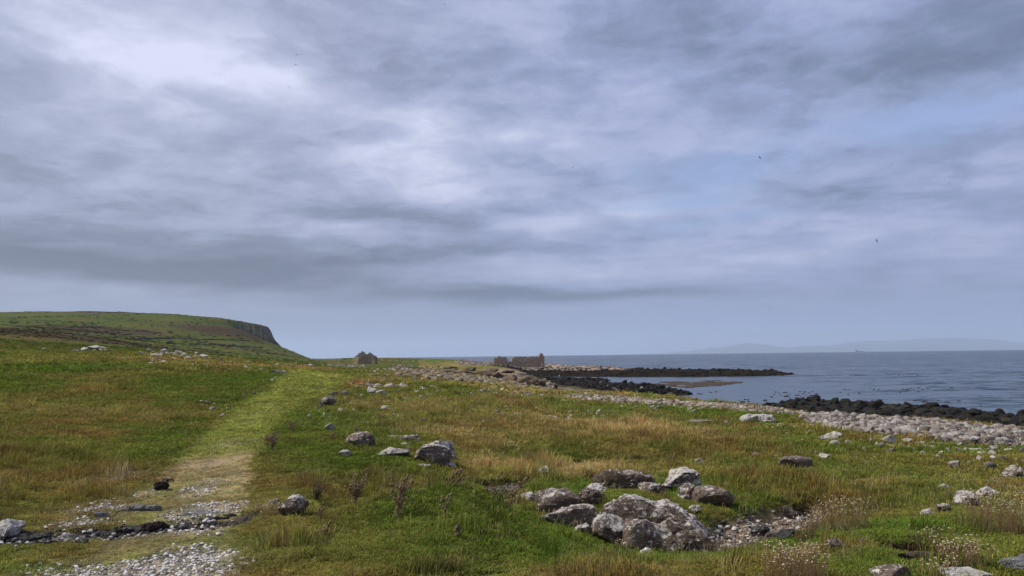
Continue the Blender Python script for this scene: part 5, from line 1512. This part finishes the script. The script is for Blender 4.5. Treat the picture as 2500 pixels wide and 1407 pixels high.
def thistle(u, v, hpx, wpx, seed, label):
    rng = random.Random(seed)
    p = G(u, v); k = math.hypot(p[0], p[1]) / FPX; H = hpx * k * 1.15 + .04; Wd = wpx * k / 2
    root = empty('dead_thistle', tuple(p), rng.uniform(0, 6.28)); tag(root, label, 'thistle')
    st = MB(); lf = MB(); heads = []
    nst = max(2, int(Wd / .03))
    for s in range(min(nst, 7)):
        a = rng.uniform(0, 6.28); bx, by = Wd * .35 * math.cos(a) * rng.random(), Wd * .35 * math.sin(a) * rng.random()
        hh = H * rng.uniform(.6, 1.0) if s else H
        lean = np.array((math.cos(a), math.sin(a))) * Wd * rng.uniform(.2, .9)
        pts_ = [np.array((bx + lean[0] * t * t, by + lean[1] * t * t, hh * t - .02)) + np.array((rng.uniform(-.008, .008), rng.uniform(-.008, .008), 0)) for t in (0, .25, .5, .75, 1)]
        st.tube(pts_, [.006, .0055, .005, .004, .003], 5)
        heads.append((pts_[-1], .016))
        for b in range(rng.randint(6, 9)):
            t = rng.uniform(.3, .95); i = min(3, int(t * 4)); f = t * 4 - i
            q0 = pts_[i] * (1 - f) + pts_[i + 1] * f
            ba = rng.uniform(0, 6.28); bl = Wd * rng.uniform(.4, 1.0)
            q1 = q0 + np.array((math.cos(ba) * bl * .6, math.sin(ba) * bl * .6, bl * .35)); q2 = q0 + np.array((math.cos(ba) * bl, math.sin(ba) * bl, bl * rng.uniform(.3, 1.0)))
            st.tube([q0, q1, q2], [.0035, .003, .002], 4)
            heads.append((q2, rng.uniform(.010, .018)))
            for c_ in range(5):
                w0 = q0 + (q2 - q0) * rng.uniform(.2, 1.0); ba2 = rng.uniform(0, 6.28); l2 = Wd * rng.uniform(.10, .26)
                d_ = np.array((math.cos(ba2), math.sin(ba2), rng.uniform(-.7, .7))); pr = np.array((-math.sin(ba2), math.cos(ba2), rng.uniform(-.6, .6))) * l2 * .2
                lf.add([w0, w0 + d_ * l2 * .5 + pr, w0 + d_ * l2 - np.array((0, 0, .3 * l2)), w0 + d_ * l2 * .5 - pr], [(0, 1, 2), (0, 2, 3)])
        for b in range(14):
            t = rng.uniform(.05, .98); i = min(3, int(t * 4)); f = t * 4 - i
            q0 = pts_[i] * (1 - f) + pts_[i + 1] * f
            ba = rng.uniform(0, 6.28); bl = rng.uniform(.2, .55) * Wd; w_ = bl * .14
            d_ = np.array((math.cos(ba), math.sin(ba), rng.uniform(-.3, .8))); pr = np.array((-math.sin(ba), math.cos(ba), rng.uniform(-.6, .6)))
            e = q0 + d_ * bl; mid = q0 + d_ * bl * .5 + np.array((0, 0, .15 * bl))
            lf.add([q0, mid + pr * w_, e - np.array((0, 0, .3 * bl)), mid - pr * w_, mid + np.array((0, 0, w_ * .6))], [(0, 1, 4), (1, 2, 4), (2, 3, 4), (3, 0, 4)])
    st.build('stem', MAT['drystem'], root); o = lf.build('withered_leaves', MAT['dryhead'], root); o['kind'] = 'stuff'
    for q0, r in heads[:44]:
        h_ = bpy.data.objects.new('flower_head', rng.choice(HEADS)); COL.objects.link(h_); h_.parent = root
        h_.location = tuple(q0); h_.scale = (r * .8, r * .8, r); h_.rotation_euler = (rng.uniform(-.4, .4), rng.uniform(-.4, .4), 0)

for i, a in enumerate([
    (970, 1266, 78, 66, 'tall branching dead thistle on the crown of the foreground bank'),
    (862, 1234, 56, 60, 'bushy dead thistle at the edge of the dark sump'),
    (1235, 1246, 66, 60, 'round bushy dead thistle left of the big outcrop'),
    (1085, 1268, 46, 30, 'slim dead thistle standing in green turf on the bank'),
    (964, 1200, 32, 22, 'dead thistle head rising behind the tall branching one'),
    (1124, 1190, 30, 22, 'dead thistle leaning over the pool edge'),
    (1101, 1188, 22, 18, 'small dead thistle beside the one leaning over the pool'),
    (784, 1272, 32, 20, 'short dead thistle near the leaning boulder'),
    (661, 1102, 34, 36, 'dark dead thistle beside the middle of the track'),
    (1118, 1318, 26, 12, 'single spindly thistle stalk on the foreground turf'),
    (873, 1062, 14, 14, 'small thistle behind the low split outcrop'),
    (788, 1308, 18, 26, 'withered thistle lying over on the bank'),
    (813, 1076, 12, 10, 'tiny thistle in the meadow left of the split outcrop'),
    (716, 1062, 26, 24, 'sparse thistle on the right verge of the track')]):
    thistle(*a[:4], 300 + i, a[4])

def thrift(u, v, hpx, wpx, n, seed, label, depth=.7):
    rng = random.Random(seed)
    p = G(u, v); k = math.hypot(p[0], p[1]) / FPX; H = hpx * k; Wd = wpx * k / 2
    root = empty('thrift_clump', tuple(p)); tag(root, label, 'flowers')
    st = MB(); hd = MB(); lf = MB(); V1, F1 = ICO[1]
    for i in range(n):
        bx, by = Wd * rng.uniform(-.8, .8), Wd * depth * rng.uniform(-.8, .8)
        gz = height(np.array([p[0] + bx]), np.array([p[1] + by]))[0] - p[2]
        hh = H * rng.uniform(.5, 1.05); a = rng.uniform(0, 6.28); ln = hh * rng.uniform(.02, .32)
        e = np.array((bx + math.cos(a) * ln + .1 * hh, by + math.sin(a) * ln, gz + hh))
        b = np.array((bx, by, gz - .02)); m = (b + e) / 2 + np.array((rng.uniform(-.01, .01), rng.uniform(-.01, .01), .02))
        st.tube([b, m, e], [.0027, .0024, .0018], 3)
        r = rng.uniform(.0055, .0095)
        hd.add(V1 * np.array((r, r, r * .65)) * (1 + .25 * np.random.default_rng(seed * 99 + i).normal(0, 1, (12 if len(V1) == 12 else len(V1), 1))) + e, [tuple(f) for f in F1])
    for i in range(n * 3):
        bx, by = Wd * rng.uniform(-.9, .9), Wd * depth * rng.uniform(-.9, .9); a = rng.uniform(0, 6.28); l = rng.uniform(.03, .07)
        gz = height(np.array([p[0] + bx]), np.array([p[1] + by]))[0] - p[2] if i % 6 == 0 else gz
        d_ = np.array((math.cos(a), math.sin(a), 1.0)) * l; pr = np.array((-math.sin(a), math.cos(a), 0)) * .003; b = np.array((bx, by, gz - .01))
        lf.add([b - pr, b + pr, b + d_], [(0, 1, 2)])
    for nm, q_, mt in (('stalks', st, 'thriftstalk'), ('flower_heads', hd, 'thrifthead'), ('leaf_cushion', lf, 'heatherleaf')):
        o = q_.build(nm, MAT[mt], root); o['kind'] = 'stuff'
for i, a in enumerate([
    (2050, 1292, 66, 130, 90, 'wide clump of dry thrift on the bank above the stream bed'),
    (1965, 1318, 56, 60, 34, 'sparse reddish thrift at the lip of the stream bank'),
    (2440, 1300, 78, 150, 110, 'tall dry thrift on the grassy rise right of the hollow'),
    (1940, 1425, 88, 150, 120, 'dense flowering clump of dry thrift in front of the burn bank'),
    (2340, 1378, 50, 130, 70, 'short thrift scattered beside the earthy hollow'),
    (2290, 1415, 40, 80, 30, 'low thrift between the two grey boulders'),
    (2435, 1205, 36, 44, 30, 'rusty tuft of thrift above the white-faced wedge'),
    (1745, 1352, 30, 60, 28, 'reddish thrift at the foot of the outcrop on the pebbles'),
    (1518, 1342, 24, 50, 22, 'small rusty thrift left of the outcrop foot'),
    (660, 1258, 26, 50, 26, 'pinkish thrift beside the leaning boulder'),
    (630, 1254, 18, 40, 18, 'small pinkish thrift beside the track rock'),
    (2270, 1315, 26, 90, 18, 'thin thrift in pale grass above the hollow')]):
    thrift(*a[:4], int(a[4] * 1.8), 400 + i, a[5])

def tussock(u, v, hpx, wpx, seed, label, group=None):
    rng = random.Random(seed); p = G(u, v); k = math.hypot(p[0], p[1]) / FPX; H = hpx * k; Wd = wpx * k / 2
    mb = MB()
    for i in range(110):
        a = rng.uniform(0, 6.28); r = Wd * .55 * math.sqrt(rng.random()); b = np.array((r * math.cos(a), r * math.sin(a), -.03)); ln = Wd * rng.uniform(.2, .75)
        a2 = a + rng.uniform(-.8, .8); w_ = max(.004, Wd * .022); pr = np.array((-math.sin(a2), math.cos(a2), 0)) * w_
        h = H * rng.uniform(.5, 1.1); m = b + np.array((math.cos(a2) * ln * .4, math.sin(a2) * ln * .4, h * .75)); e = b + np.array((math.cos(a2) * ln, math.sin(a2) * ln, h))
        mb.add([b - pr, b + pr, m + pr * .8, m - pr * .8, e], [(0, 1, 2, 3), (3, 2, 4)])
    o = mb.build('grass_tussock', MAT['rustblade']); o.location = tuple(p); tag(o, label, 'tussock', group)
tussock(927, 1024, 16, 30, 1, 'bright rusty grass tussock standing alone in the meadow')
tussock(1994, 1140, 14, 24, 2, 'small rusty tussock beside the smooth brown boulder')
tussock(2254, 1140, 14, 26, 3, 'rusty tussock on turf below the storm beach')
for i, (u, v, w, h) in enumerate([(540, 885, 26, 8), (490, 890, 26, 8), (575, 892, 24, 9), (450, 880, 24, 8), (350, 888, 22, 7), (170, 880, 26, 7), (620, 896, 22, 7), (880, 935, 30, 10), (850, 950, 26, 10), (900, 925, 24, 8), (960, 940, 24, 8), (1060, 950, 24, 7), (710, 905, 20, 6), (130, 872, 22, 6), (660, 902, 22, 6), (1000, 955, 22, 7), (1140, 962, 24, 7), (1190, 972, 22, 7), (820, 922, 22, 7), (300, 880, 22, 6), (2400, 1090, 26, 8), (2200, 1078, 26, 7), (2080, 1058, 20, 6)]):
    tussock(u, v, h, w, 20 + i, 'low rusty tussock along the dry edges of the meadow', 'rusty tussocks along the meadow edges')
def bush(u, v, hpx, wpx, seed, label):
    rng = random.Random(seed); p = G(u, v); k = math.hypot(p[0], p[1]) / FPX; H = hpx * k; Wd = wpx * k / 2
    root = empty('dark_bush', tuple(p)); tag(root, label, 'bush')
    st = MB(); lf = MB()
    for i in range(14):
        a = rng.uniform(0, 6.28); e = np.array((Wd * .8 * math.cos(a) * rng.random(), Wd * .6 * math.sin(a) * rng.random(), H * rng.uniform(.5, 1)))
        st.tube([np.array((0, 0, -.02)), e * .5 + np.array((0, 0, .02)), e], [.006, .004, .002], 4)
        for j in range(26):
            c = e * rng.uniform(.3, 1.05) + np.array([rng.gauss(0, Wd * .12), rng.gauss(0, Wd * .12), rng.gauss(0, H * .08)]); d_ = np.array([rng.gauss(0, 1) for _ in range(3)]); d_ /= np.linalg.norm(d_); s_ = np.cross(d_, (0, 0, 1)); l = Wd * .09
            lf.add([c, c + d_ * l + s_ * l * .4, c + d_ * l * 2, c + d_ * l - s_ * l * .4], [(0, 1, 2, 3)])
    st.build('stem', MAT['drystem'], root); o = lf.build('leaves', MAT['heatherleaf'], root); o['kind'] = 'stuff'
bush(772, 1222, 42, 60, 1, 'dark scrubby bush on the bank over the sump')
bush(1085, 955, 8, 18, 2, 'small dark green bush among the far meadow stones')

# ------------------------------------------------------------------ floating weed, gulls, birds, ship
k = np.random.default_rng(51)
wp = []
for (u0, v0, u1, v1, n, jv) in ((1880, 962, 2330, 948, 50, 3), (1800, 982, 1880, 978, 14, 3), (1700, 962, 1790, 952, 5, 2), (1960, 916, 2300, 920, 40, .8), (2230, 975, 2420, 992, 16, 3), (1850, 972, 2000, 962, 14, 3)):
    for i in range(n):
        t = k.uniform(); wp.append(at_z(u0 + t * (u1 - u0), v0 + t * (v1 - v0) + k.normal(0, jv), 0.0))
wp = np.array(wp); n = len(wp); s = k.uniform(.05, .22, n)
scatter('floating_kelp', np.stack([wp[:, 0], wp[:, 1], np.zeros(n) + .02], -1), np.stack([np.zeros(n), np.zeros(n), k.uniform(0, 6.28, n)], -1), np.stack([s * 1.6, s, s * .45], -1), np.clip(np.array([.018, .016, .012]) * k.uniform(.6, 1.5, (n, 1)), 0, 1), k.integers(0, len(S_DARK), n), S_DARK, 'dark scraps of kelp floating at the surface of the bay', 'seaweed')
kb = pp([(1500, 937), (1580, 934), (1680, 931), (1780, 929), (1815, 933), (1790, 938), (1740, 943), (1680, 947), (1620, 943), (1540, 940)], 0)
pts, k = inside(kb, 2600, 52)
pts = pts[fbm2(pts[:, 0], pts[:, 1] * .5, .25, 3, 5) > -.12]
n = len(pts); s = k.uniform(.15, .55, n)
scatter('kelp_bed', np.stack([pts[:, 0], pts[:, 1], np.zeros(n) + .01], -1), np.stack([np.zeros(n), np.zeros(n), k.uniform(0, 6.28, n)], -1), np.stack([s * 1.8, s * 1.1, s * .2], -1), np.clip(np.array([.11, .080, .055]) * .55 * k.uniform(.5, 1.5, (n, 1)), 0, 1), k.integers(0, len(S_DARK), n), S_DARK, 'brown kelp bed breaking the calm surface inside the bay', 'seaweed')

MAT['gullw'] = mat_plain('white_feather', (.62, .62, .62), (.75, .75, .74), 8)
MAT['gullg'] = mat_plain('grey_feather', (.06, .06, .065), (.12, .12, .13), 8)
MAT['bill'] = mat_plain('yellow_bill', (.5, .3, .05), (.6, .35, .06), 8)
def bird_body(mb, L, w):
    n = 9; prof_ = [(.0, .05), (.12, .35), (.3, .8), (.5, 1.0), (.68, .85), (.8, .55), (.88, .5), (.95, .42), (1.0, .1)]
    mb.tube([np.array(((t - .5) * L, 0, .05 * L * math.sin(t * 3.1) + (.10 * L * max(0, t - .7) * 3))) for t, r in prof_], [r * w for t, r in prof_], 7)
def flying_bird(u, v, d, bank, head, label, group, mat):
    p = at_depth(u, v, d); root = empty('flying_bird', tuple(p)); root.rotation_euler = (bank, 0, head); tag(root, label, 'bird', group)
    mb = MB(); bird_body(mb, .5, .065); mb.build('body', mat, root, True)
    for sgn in (-1, 1):
        mb = MB()
        st_ = [(0.03, 0, .13), (.28, .10, .14), (.5, .06, .09), (.72, -.02, .015)]
        V = []
        for y_, z_, c in st_:
            V += [(c * .6 - .03 * y_, sgn * y_, z_), (-c * .6 - .12 * y_, sgn * y_, z_), (0, sgn * y_, z_ + .012)]
        Fc = []
        for i in range(3):
            a = i * 3
            Fc += [(a, a + 3, a + 5, a + 2), (a + 2, a + 5, a + 4, a + 1), (a + 1, a + 4, a + 3, a)]
        mb.add(V, Fc); mb.build('wing', mat, root)
    mb = MB(); mb.add([(-.24, -.02, .01), (-.24, .02, .01), (-.38, .06, .0), (-.38, -.06, .0), (-.3, 0, .02)], [(0, 1, 4), (1, 2, 4), (2, 3, 4), (3, 0, 4), (0, 3, 2, 1)]); mb.build('tail', mat, root)
for i, (u, v, d) in enumerate([(1398, 410, 190), (1855, 385, 190), (2140, 588, 190), (1675, 358, 260), (1565, 222, 260), (1373, 206, 280), (2008, 351, 300), (2318, 448, 300), (1577, 653, 280), (1882, 750, 280), (724, 134, 260), (722, 158, 300), (706, 213, 300), (134, 400, 300), (455, 260, 300), (710, 683, 280), (173, 675, 280), (1085, 11, 280)]):
    flying_bird(u, v, d, random.uniform(-.5, .5), random.uniform(0, 6.28), 'small dark bird flying high under the clouds', 'birds in the sky', MAT['gullg'])
def gull(u, v, label):
    p = cast(u, v, height, 60, 400)[0]; root = empty('gull', tuple(p), random.uniform(0, 6.28)); tag(root, label, 'gull')
    mb = MB(); bird_body(mb, .62, .10); o = mb.build('body', MAT['gullw'], root, True); o.location = (0, 0, .30); o.rotation_euler = (0, -.25, 0)
    mb = MB(); mb.tube([(-.34, 0, .30), (-.1, 0, .39), (.10, 0, .37)], [.02, .095, .06], 6); mb.build('folded_wings', MAT['gullg'], root)
    V, Fc = ICO[2]; hd_ = MB(); hd_.add(V * .065 + np.array((.30, 0, .50)), [tuple(f) for f in Fc]); hd_.build('head', MAT['gullw'], root, True)
    nk = MB(); nk.tube([(.2, 0, .36), (.28, 0, .48)], [.075, .06], 6); nk.build('neck', MAT['gullw'], root, True)
    bl = MB(); bl.tube([(.35, 0, .50), (.44, 0, .48)], [.02, .006], 5); bl.build('bill', MAT['bill'], root)
    for sgn in (-.05, .05):
        lg = MB(); lg.tube([(.02, sgn, .24), (.02, sgn, -.01), (.08, sgn, -.01)], [.011, .011, .008], 4); lg.build('leg', MAT['bill'], root)
gull(1390, 898, 'white gull standing on the shingle spit beyond the long ruin')
gull(1366, 921, 'white gull on the low black rocks inside the bay')

sp = at_depth(2100, 856, 8200.0)
ship = empty('cargo_ship', (sp[0], sp[1], 0.0)); tag(ship, 'tiny hazy ship on the horizon before the far hills', 'ship')
MAT['shipgrey'] = mat_plain('ship_paint', (.12, .13, .15), (.18, .19, .21), .2)
hl = MB(); V = []
for z_, w_, l_ in ((-2, 6, 44), (4, 8, 50)):
    V += [(-l_, -w_, z_), (l_ * .8, -w_, z_), (l_, 0, z_ + (1.5 if z_ > 0 else 0)), (l_ * .8, w_, z_), (-l_, w_, z_)]
hl.add(V, [(0, 4, 3, 2, 1), (5, 6, 7, 8, 9), (0, 1, 6, 5), (1, 2, 7, 6), (2, 3, 8, 7), (3, 4, 9, 8), (4, 0, 5, 9)]); hl.build('hull', MAT['shipgrey'], ship)
sb = MB(); sb.box((-34, 0, 10), (9, 6, 6.2)); sb.box((-34, 0, 18), (6, 5, 1.8)); sb.build('superstructure', MAT['shipgrey'], ship)
ms = MB(); ms.tube([(-34, 0, 19), (-34, 0, 27)], [.7, .3], 6); ms.tube([(20, 0, 4), (20, 0, 20)], [.7, .3], 6); ms.build('mast', MAT['shipgrey'], ship)
